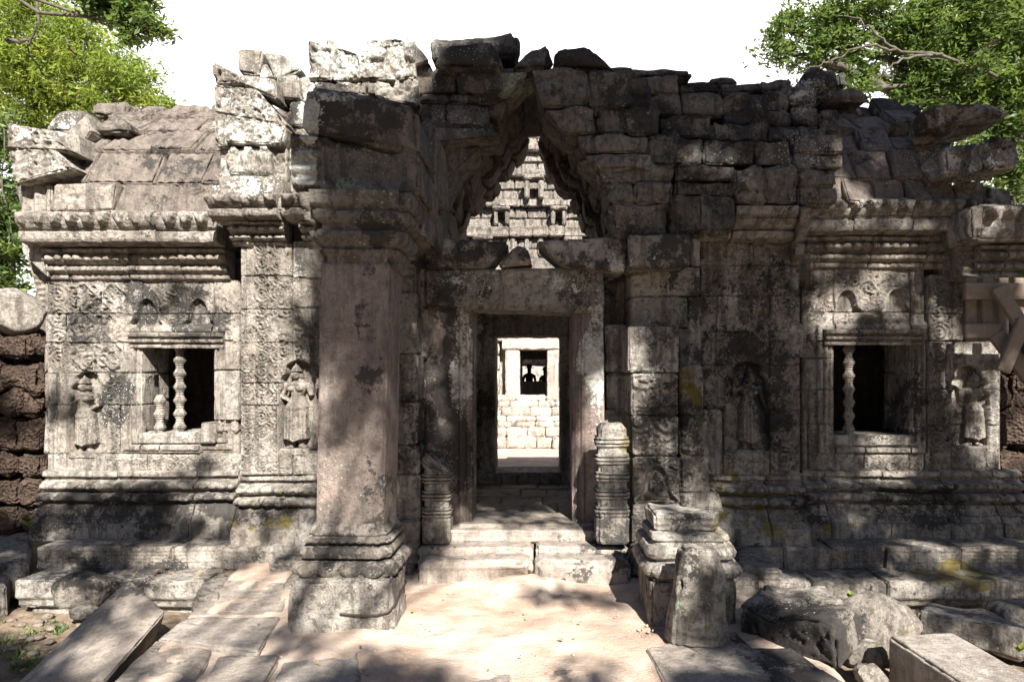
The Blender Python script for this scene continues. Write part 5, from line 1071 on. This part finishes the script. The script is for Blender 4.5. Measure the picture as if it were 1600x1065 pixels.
for x, z, s in ((-1.35, 4.5, .5), (-.45, 4.55, .5), (.25, 4.55, .55), (.85, 4.5, .45), (-.9, 5.3, .4), (.5, 5.3, .4), (-.1, 5.95, .5)):   # false niches and antefixes
    hx(z, z+s*.9, x-s*.46, x-s*.22, 16.62, .4); hx(z, z+s*.9, x+s*.22, x+s*.46, 16.62, .4); hx(z+s*.9, z+s*1.15, x-s*.5, x+s*.5, 16.55, .45, lump=.03)
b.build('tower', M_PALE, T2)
# covered gallery further on, two people in its shade, lit wall beyond
GL = thing('far_gallery', 'dark covered passage beyond the tower gatehouse with a sunlit wall behind it', 'temple', (0, 24, 0))
b = Buf(); hx(2.0, 3.2, -3, 3, 22.6, 4, res=.2); hx(0, 3, -3, -1.2, 22.6, 4, res=.2); hx(0, 3, .8, 3, 22.6, 4, res=.2); hx(-.1, .25, -3, 3, 22.5, 4, res=.2); b.build('passage', M_ST, GL)
b = Buf(); hx(0, 1.2, -3, 3, 26.0, .5, res=.2)
hx(.2, 1.42, -3, 3, 23.5, .12, res=.2); b.build('parapet', M_CORE, GL)
b = Buf()
for z in np.arange(0, 3.5, .4):
    for x in np.arange(-3+R.random()*.3, 3, .7): hx(z, z+.39, x, x+.69, 29+R.uniform(0, .08), .4)
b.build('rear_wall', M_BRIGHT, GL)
def person(label, x, y, z, s, face):
    me = bpy.data.meshes.new('person'); J = [(0, 0, .92), (0, 0, 1.15), (0, 0, 1.4), (0, 0, 1.5), (0, -.01, 1.6), (0, 0, 1.7), (.19, 0, 1.38), (.25, .02, 1.1), (.22, -.08, .88), (-.19, 0, 1.38), (-.25, .02, 1.1), (-.2, -.12, .9), (.1, 0, .88), (.12, -.02, .48), (.12, .02, .07), (.13, -.12, .03), (-.1, 0, .88), (-.12, .03, .48), (-.13, .06, .07), (-.14, -.07, .03)]
    E = [(0, 1), (1, 2), (2, 3), (3, 4), (4, 5), (2, 6), (6, 7), (7, 8), (2, 9), (9, 10), (10, 11), (0, 12), (12, 13), (13, 14), (14, 15), (0, 16), (16, 17), (17, 18), (18, 19)]
    r = [.14, .13, .13, .055, .095, .07, .06, .045, .035, .06, .045, .035, .09, .06, .045, .035, .09, .06, .045, .035]
    me.from_pydata([(a*s, b_*s, c_*s) for a, b_, c_ in J], E, []); o = bpy.data.objects.new('person', me); COL.objects.link(o); o.location = (x, y, z); o.rotation_euler = (0, 0, face)
    m = o.modifiers.new('skin', 'SKIN'); 
    for k, v in enumerate(me.skin_vertices[0].data if me.skin_vertices else []): v.radius = (r[k]*s, r[k]*s)
    if me.skin_vertices: me.skin_vertices[0].data[0].use_root = True
    o.modifiers.new('sub', 'SUBSURF').levels = 2; o.modifiers['sub'].render_levels = 2; me.materials.append(M_CLOTH)
    # hat
    b = Buf(); a = np.arange(20)/20*2*pi; rings = [(.2, 1.66), (.19, 1.675), (.1, 1.69), (.095, 1.76), (.05, 1.8), (.005, 1.81)]; P = np.concatenate([np.stack([np.cos(a)*q*s, np.sin(a)*q*s, a*0+zz_*s], -1) for q, zz_ in rings]); i = np.arange(5)[:, None]; j = np.arange(20)[None, :]
    b.add(P, np.stack([i*20+j, i*20+(j+1) % 20, (i+1)*20+(j+1) % 20, (i+1)*20+j], -1).reshape(-1, 4)); h = b.build('hat', M_CLOTH, None, stain=False); h.parent = o
    tag(o, label, 'person')
def mkskin():
    pass
person('dark silhouette of a person in a brimmed hat standing in the far passage', X(827, 24.2), 24.2, .25, .98, .3)
person('dark silhouette of a person half hidden by the right jamb of the far passage', X(852, 24.0), 24.0, .25, .93, -.4)
single('stone_stub', 'small dark worn stone standing in the middle of the far sunlit doorway', 'stone', lambda b: stone(b, hexa(X(827, 19.0), X(836, 19.0), 19., 19.2, Z(632, 19.0), Z(616, 19.0)), res=.03, r=.04, amp=.02))

# ================================================================ trees
def leaves(buf, C, rad, n, size, rngs, droop=0., flat=.6, asp=.42):
    k = len(C); c = np.repeat(C, n, 0); rr = np.repeat(rad, n); d = rngs.normal(size=(k*n, 3)); d /= np.linalg.norm(d, axis=1, keepdims=True); d *= (rngs.random((k*n, 1))**.5)*rr[:, None]; d[:, 2] *= .75; p = c+d
    a = rngs.normal(size=(k*n, 3)); a[:, 2] = a[:, 2]*.5-droop; a /= np.linalg.norm(a, axis=1, keepdims=True); up = rngs.normal(size=(k*n, 3))*flat+np.array([0, 0, 1.]); s_ = np.cross(a, up); s_ /= np.linalg.norm(s_, axis=1, keepdims=True)
    L = size*(.6+.8*rngs.random((k*n, 1))); V = np.stack([p, p+a*L*.45+s_*L*asp*.5, p+a*L, p+a*L*.45-s_*L*asp*.5], 1).reshape(-1, 3)
    t = np.clip(np.repeat(rngs.random(k), n)*.55+rngs.random(k*n)*.5, 0, 1); buf.add(V, np.arange(k*n*4).reshape(-1, 4), tint=np.repeat(t, 4))
def tree(name, label, base_, top, blobs, ncl, nl, size, clr, mat, limbs=(), seed=1, droop=0., trunk_r=.28, vis_branch=.35, tw=.013, asp=.42, cat='tree', group=None):
    rg = np.random.default_rng(seed); root = thing(name, label, cat, tuple(base_), group); tb = Buf(); base_ = np.array(base_, float); top = np.array(top, float)
    mid = (base_+top)/2+np.array([.3, .2, 0]); tube(tb, [base_-[0, 0, .1], base_+(mid-base_)*.5, mid, mid+(top-mid)*.5+[.1, 0, 0], top], [trunk_r*1.3, trunk_r, trunk_r*.85, trunk_r*.7, trunk_r*.5], 10)
    C = []; Rr_ = []
    wts = np.array([b_[3]*b_[4]*b_[5] for b_ in blobs])**(2/3); wts /= wts.sum()
    for bi, (bx, by, bz, rx, ry, rz) in enumerate(blobs):
        n = max(3, int(ncl*wts[bi])); d = rg.normal(size=(n, 3)); d /= np.linalg.norm(d, axis=1, keepdims=True); d *= rg.random((n, 1))**.4; P = np.array([bx, by, bz])+d*np.array([rx, ry, rz]); C.append(P); Rr_.append(clr*(.4+1.*rg.random(n)))
        bc = np.array([bx, by, bz]); m = (top+bc)/2+np.array([0, 0, -.1*np.linalg.norm(bc-top)])+rg.normal(size=3)*.15; L = np.linalg.norm(bc-top)+.01; r0 = min(trunk_r*.45, .02+.02*L)
        tube(tb, [top, top+(m-top)*.5, m, m+(bc-m)*.5+rg.normal(size=3)*.06*L*.3, bc], [r0*1.3, r0, r0*.8, r0*.6, r0*.4], 6)
        for q in P[:int(n*vis_branch)]: mm = (bc+q)/2+rg.normal(size=3)*.08; tube(tb, [bc, mm, q], [tw, tw*.7, tw*.3], 4)
    for pts, r in limbs:
        pts = np.array(pts); tt_ = np.linspace(0, len(pts)-1, len(pts)*5); pts = np.stack([np.interp(tt_, np.arange(len(pts)), pts[:, k_]) for k_ in range(3)], 1); pts[1:-1] = (pts[:-2]+2*pts[1:-1]+pts[2:])/4; pts = pts+rg.normal(size=pts.shape)*.018
        tube(tb, pts, np.linspace(r, r*.4, len(pts)), 6)
    tb.build('trunk', M_BARK, root, stain=False, loc=tuple(base_)); lb = Buf(); leaves(lb, np.concatenate(C), np.concatenate(Rr_), nl, size, rg, droop, asp=asp); lb.build('crown', mat, root, stain=False, smooth=False, loc=tuple(base_)); return root
def blob(u, v, Y, r, ry=1.2): p = pt(u, v, Y); m = r*Y/FP; return (p[0], p[1], p[2], m, m*ry, m)
tree('bamboo_like_tree', 'bright yellow-green feathery tree rising behind the left wing roof', (X(20, 15), 15.5, 0), pt(50, 150, 15),
     [blob(*a, 15, r) for *a, r in ((30, 40, 95), (50, 150, 85), (130, 115, 70), (110, 50, 60), (190, 140, 55), (185, 105, 38), (240, 155, 40), (275, 165, 20), (70, 200, 60), (0, 110, 80), (-60, 60, 100), (150, 165, 50))],
     520, 110, .13, .42, M_LF1, seed=3, droop=.5, asp=.25, tw=.015, limbs=[([pt(10, 65, 13.2), pt(30, 66, 13.2), pt(60, 58, 13.3)], .05), ([pt(55, -10, 13), pt(62, 40, 13), pt(40, 75, 13.1), pt(80, 130, 13.2)], .03), ([pt(130, -10, 13), pt(136, 40, 13), pt(132, 90, 13)], .015), ([pt(100, 60, 13), pt(120, 90, 13), pt(140, 105, 13)], .02)])
tree('broadleaf_tree', 'dark blue-green leafy bough reaching in at the top left', (X(-330, 12), 12.5, 0), pt(-150, -120, 12),
     [blob(*a, 12, r) for *a, r in ((175, -5, 40), (205, 25, 30), (240, 42, 20), (220, 5, 28), (150, -30, 50), (195, 50, 16), (255, 46, 9))], 130, 60, .12, .2, M_LF2, seed=5, limbs=[([pt(20, -60, 12), pt(60, -40, 12), pt(130, 5, 12), pt(170, 15, 12), pt(215, 30, 12), pt(245, 42, 12)], .022)], trunk_r=.09)
tree('broadleaf_tree', 'tangled green tree showing low behind the left corner of the gatehouse', (X(-60, 11), 11, 0), pt(-20, 300, 11),
     [blob(*a, 11, r) for *a, r in ((5, 280, 45), (-10, 350, 50), (15, 400, 36), (0, 440, 40), (-10, 210, 35), (30, 340, 26))], 120, 70, .11, .25, M_LF2, seed=9, limbs=[([pt(-10, 240, 10.8), pt(12, 330, 10.8), pt(20, 420, 10.8)], .02), ([pt(8, 200, 10.8), pt(4, 300, 10.8), pt(24, 380, 10.8)], .012)])
tree('spreading_tree', 'large spreading green tree above the right wing with bare limbs showing', (X(1700, 13), 14, 0), pt(1560, 120, 13.5),
     [blob(*a, 13, r) for *a, r in ((1225, 45, 36), (1215, 78, 28), (1262, 92, 32), (1285, 30, 50), (1320, 70, 36), (1340, 10, 55), (1290, 70, 34), (1400, 20, 60), (1450, 60, 70), (1400, 60, 34), (1500, 110, 72), (1560, 50, 90), (1590, 140, 70), (1520, 0, 90), (1355, 115, 34), (1330, 140, 24), (1400, 150, 18), (1470, 140, 45), (1450, 110, 48), (1560, 205, 30), (1595, 250, 34), (1592, 300, 30), (1600, 420, 26), (1590, 180, 40), (1440, 148, 30), (1500, 200, 44), (1560, 262, 46), (1420, 166, 26), (1596, 370, 30))],
     1150, 42, .125, .25, M_LF2, seed=12, asp=.34, limbs=[([pt(1560, 120, 12.4), pt(1470, 85, 12.2), pt(1400, 78, 12), pt(1365, 50, 12), pt(1335, 28, 12.3), pt(1300, 25, 12.6)], .03), ([pt(1400, 78, 12), pt(1350, 70, 12), pt(1300, 92, 12), pt(1260, 110, 12)], .024), ([pt(1470, 85, 12.2), pt(1400, 95, 12), pt(1370, 130, 12)], .03), ([pt(1560, 60, 11.5), pt(1500, 95, 12.5), pt(1440, 90, 12.5)], .02)])
tree('broadleaf_tree', 'dense green tree standing further back at the far right', (X(1800, 18), 19, 0), pt(1640, 120, 18), [blob(*a, 18, r) for *a, r in ((1600, 60, 120), (1560, 150, 70), (1620, 220, 90), (1630, 330, 80), (1500, 60, 60), (1600, 440, 60))], 420, 60, .18, .6, M_LF2, seed=22)

# ---- shade trees behind the camera: crowns that throw the dappled light ----
MAPV = """
00000000001125888666677766666666
00000000001125888777677766666666
00000000011468888777677766666666
00000000034788899887777655556666
00000000014688999988877765545666
00000000003789999999888876445566
00000000002789999999888876322345
10000000037999999999988876422455
11111000017999999999988888213666
11122000027777788888988888101622
21122200015566678888888888322741
21111200013456678877688888755641
11111200012455667766688888755452
11112200012455667766787777744553
22222200012345567665577877666666
66665411012345554344155776776667
66655422111222222233056666666777
55544421111111121111234434543556
44444310111111111111134432233445
44444111111111000011235544332222
44442211222221111112233333210000
33332222222222211122233333100000
"""
MAP = np.array([[int(ch) for ch in r] for r in MAPV.split()], float)/9
def shade_at(u, v):
    a = np.clip(u/50-.5, 0, 30.999); e = np.clip(v/50-.5, 0, MAP.shape[0]-1.001); i = a.astype(int); j = e.astype(int); fa, fe = a-i, e-j
    return (MAP[j, i]*(1-fa)+MAP[j, i+1]*fa)*(1-fe)+(MAP[j+1, i]*(1-fa)+MAP[j+1, i+1]*fa)*fe
def canopy():
    rg = np.random.default_rng(77); N = 6500
    u = rg.uniform(-250, 1950, N); v = rg.uniform(-60, 1180, N); s = shade_at(u, v); nz_ = .5+.5*fbm(np.stack([u/95, v/95, u*0], -1), 2)*1.6
    s = np.where((u > 440) & (u < 690) & (v < 250), np.where(v < 128, 0, s), s)
    keep = rg.random(N) < np.where(s > .93, .85, np.clip(s*1.15*np.where(nz_ > 1-s*1.02, 1., .12), 0, 1)); u, v = u[keep], v[keep]; k = len(u)
    yw = np.where((u > 440) & (u < 670) & ((rg.random(k) < .5) | (v < 250)), 4.55, 6.25); Yg = EYE*FP/np.maximum(v-CV, 1); Y = np.where(v > 845, np.minimum(Yg, 6), yw); H = np.stack([X(u, Y), Y, np.where(v > 845, 0, Z(v, Y))], -1)
    t = rg.uniform(10.5, 15.5, k); C = H+t[:, None]*SD
    return C
CN = canopy()
trunks = [(np.array([9.8, -6.5, 0]), 'tall leafy tree behind and to the right of the viewpoint, shading the right wing'), (np.array([-1.2, -8.5, 0]), 'tall leafy tree straight behind the viewpoint, shading the central arch')]
dist = np.stack([np.linalg.norm((CN-t[0])[:, :2], axis=1) for t in trunks], 1); own = dist.argmin(1)
for k, (tb_, lb_) in enumerate(trunks):
    root = thing('shade_tree', lb_, 'tree', tuple(tb_)); P = CN[own == k]; rg = np.random.default_rng(5+k); cen = P.mean(0); top = tb_+np.array([(cen-tb_)[0]*.4, (cen-tb_)[1]*.4, 6.0]); b = Buf()
    tube(b, [tb_-[0, 0, .2], tb_+[.1, 0, 2], (tb_+top)/2+[0, .2, .8], top], [.4, .32, .27, .2], 10)
    for q in P[::90]: m = (top+q)/2+rg.normal(size=3)*.3; tube(b, [top, (top+m)/2+rg.normal(size=3)*.15, m, (m+q)/2+rg.normal(size=3)*.1, q], [.032, .026, .02, .014, .008], 5)
    b.build('trunk', M_BARK, root, stain=False, loc=tuple(tb_)); b = Buf(); leaves(b, P, np.full(len(P), .24), 60, .13, rg, asp=.5); b.build('crown', M_LF3, root, stain=False, smooth=False, loc=tuple(tb_))

G_F = 'forest trees behind the viewpoint'
rgf = np.random.default_rng(4)
for k, (x, y) in enumerate(((-13, -9), (-9, -15), (-3, -18), (4, -17), (10, -14), (14, -7), (-15, -1), (16, 2))):
    root = thing('forest_tree', 'dense dark forest tree behind or beside the viewpoint, outside the view', 'tree', (x, y, 0), G_F); b = Buf(); tube(b, [(x, y, -.3), (x+.2, y, 3), (x, y+.2, 7)], [.4, .3, .2], 8); b.build('trunk', M_BARK, root, stain=False, loc=(x, y, 0))
    C = rgf.normal(size=(260, 3)); C /= np.linalg.norm(C, axis=1, keepdims=True); C *= rgf.random((260, 1))**.4; C = C*[3.2, 3., 4.6]+[x, y, 6.2]; b = Buf(); leaves(b, C, np.full(260, .8), 30, .4, rgf); b.build('crown', M_LF3, root, stain=False, smooth=False, loc=(x, y, 0))
# ================================================================ small things on the ground
def scatter(name, n, region, mat, kind, size, z=None, seed=3):
    rg = np.random.default_rng(seed); b = Buf()
    for k in range(n):
        u0, u1, v0, v1, zz_ = region[k % len(region)]; u, v = rg.uniform(u0, u1), rg.uniform(v0, v1); p = gp(u, v, zz_); s = size*rg.uniform(.4, 1.5)
        if kind == 'stone': lump(b, p+[0, 0, s*.2], (s, s*rg.uniform(.6, 1.2), s*rg.uniform(.4, .7)), res=6, amp=.2, sq=2.5, rot=rg.uniform(0, 3))
        elif kind == 'leaf':
            a = rg.uniform(0, 6.28); d = np.array([cos(a), sin(a), rg.uniform(-.2, .4)])*s; e = np.array([-sin(a), cos(a), rg.uniform(-.3, .3)])*s*.4; V = [p, p+d*.3+e, p+d*.75+e*.8+[0, 0, s*.15], p+d, p+d*.75-e*.8, p+d*.3-e]; V = np.array(V)+[0, 0, .012]; b.add(V, [[0, 1, 2, 5], [5, 2, 3, 4]], tint=rg.random())
        else:
            for q in range(14):
                a = rg.uniform(0, 6.28); r_ = rg.uniform(0, .05); o_ = p+[cos(a)*r_, sin(a)*r_, 0]; h = s*rg.uniform(.5, 1.2); l_ = np.array([cos(a)*h*.6, sin(a)*h*.6, h]); w_ = np.array([-sin(a), cos(a), 0])*.006; b.add(np.array([o_-w_, o_+w_, o_+l_*.6+w_*.7, o_+l_*[1.2, 1.2, 1]]), [[0, 1, 2, 3]], tint=rg.random())
    o = b.build(name, mat, None, stain=False, smooth=(kind == 'stone')); tag(o, None, None, None, 'stuff'); return o
scatter('pebbles', 120, [(0, 200, 940, 1065, -.36), (1330, 1420, 990, 1065, -.3), (0, 120, 960, 1065, -.37), (1140, 1380, 950, 1060, -.2)], M_PEB, 'stone', .03)
scatter('pebbles', 260, [(640, 1000, 915, 1060, 0.), (430, 640, 990, 1060, 0), (640, 1000, 908, 935, 0.), (980, 1060, 960, 1010, 0.)], M_SAND, 'stone', .009, seed=8)
scatter('dry_leaves', 110, [(0, 240, 950, 1060, -.35), (1340, 1420, 970, 1060, -.33), (450, 1000, 900, 1060, .01), (1180, 1600, 885, 900, -.05), (200, 420, 890, 905, -.05), (1200, 1560, 842, 850, .14), (640, 980, 850, 870, .21)], M_DRY, 'leaf', .026)
scatter('grass', 60, [(0, 90, 985, 1065, -.37), (20, 70, 1000, 1050, -.37), (0, 160, 960, 1000, -.37), (60, 100, 885, 890, -.1)], M_LF2, 'grass', .035)
def plant(name, label, p, n, s, mat):
    rg = np.random.default_rng(int(p[0]*100) % 97); b = Buf()
    for q in range(n):
        a = rg.uniform(0, 6.28); h = s*rg.uniform(.6, 1.2); d = np.array([cos(a)*h*.7, sin(a)*h*.7, h*.8]); e = np.array([-sin(a), cos(a), 0])*h*.25; b.add(np.array([p, p+d*.5+e, p+d, p+d*.5-e]), [[0, 1, 2, 3]], tint=rg.random())
    o = b.build(name, mat, None, loc=tuple(p), stain=False, smooth=False); tag(o, label, 'plant')
plant('small_plant', 'tiny green weed growing from the moulded base left of the pillar', pt(438, 772, 6.15), 9, .045, M_LF1)
plant('small_plant', 'small bright green weed among the fallen blocks on the right', pt(1328, 934, 5.1), 9, .06, M_LF1)
plant('small_plant', 'green weed at the right end by the long mossy stone', pt(1592, 1018, 4.4), 10, .06, M_LF1)
plant('small_plant', 'little fern beside the dark block at the left edge', pt(44, 822, 6.3), 12, .08, M_LF1)
plant('small_plant', 'sprig of green leaves above the timber rail', pt(1592, 440, 6.3), 14, .12, M_LF1)
b = Buf(); p = gp(1168, 845, .14); b.add(np.array([p, p+[.04, .012, .006], p+[.085, 0, .01], p+[.04, -.014, .004]]), [[0, 1, 2, 3]]); o = b.build('fallen_leaf', M_YEL, None, loc=tuple(p), stain=False); tag(o, 'single bright yellow leaf lying on the step below the mossy base', 'leaf')
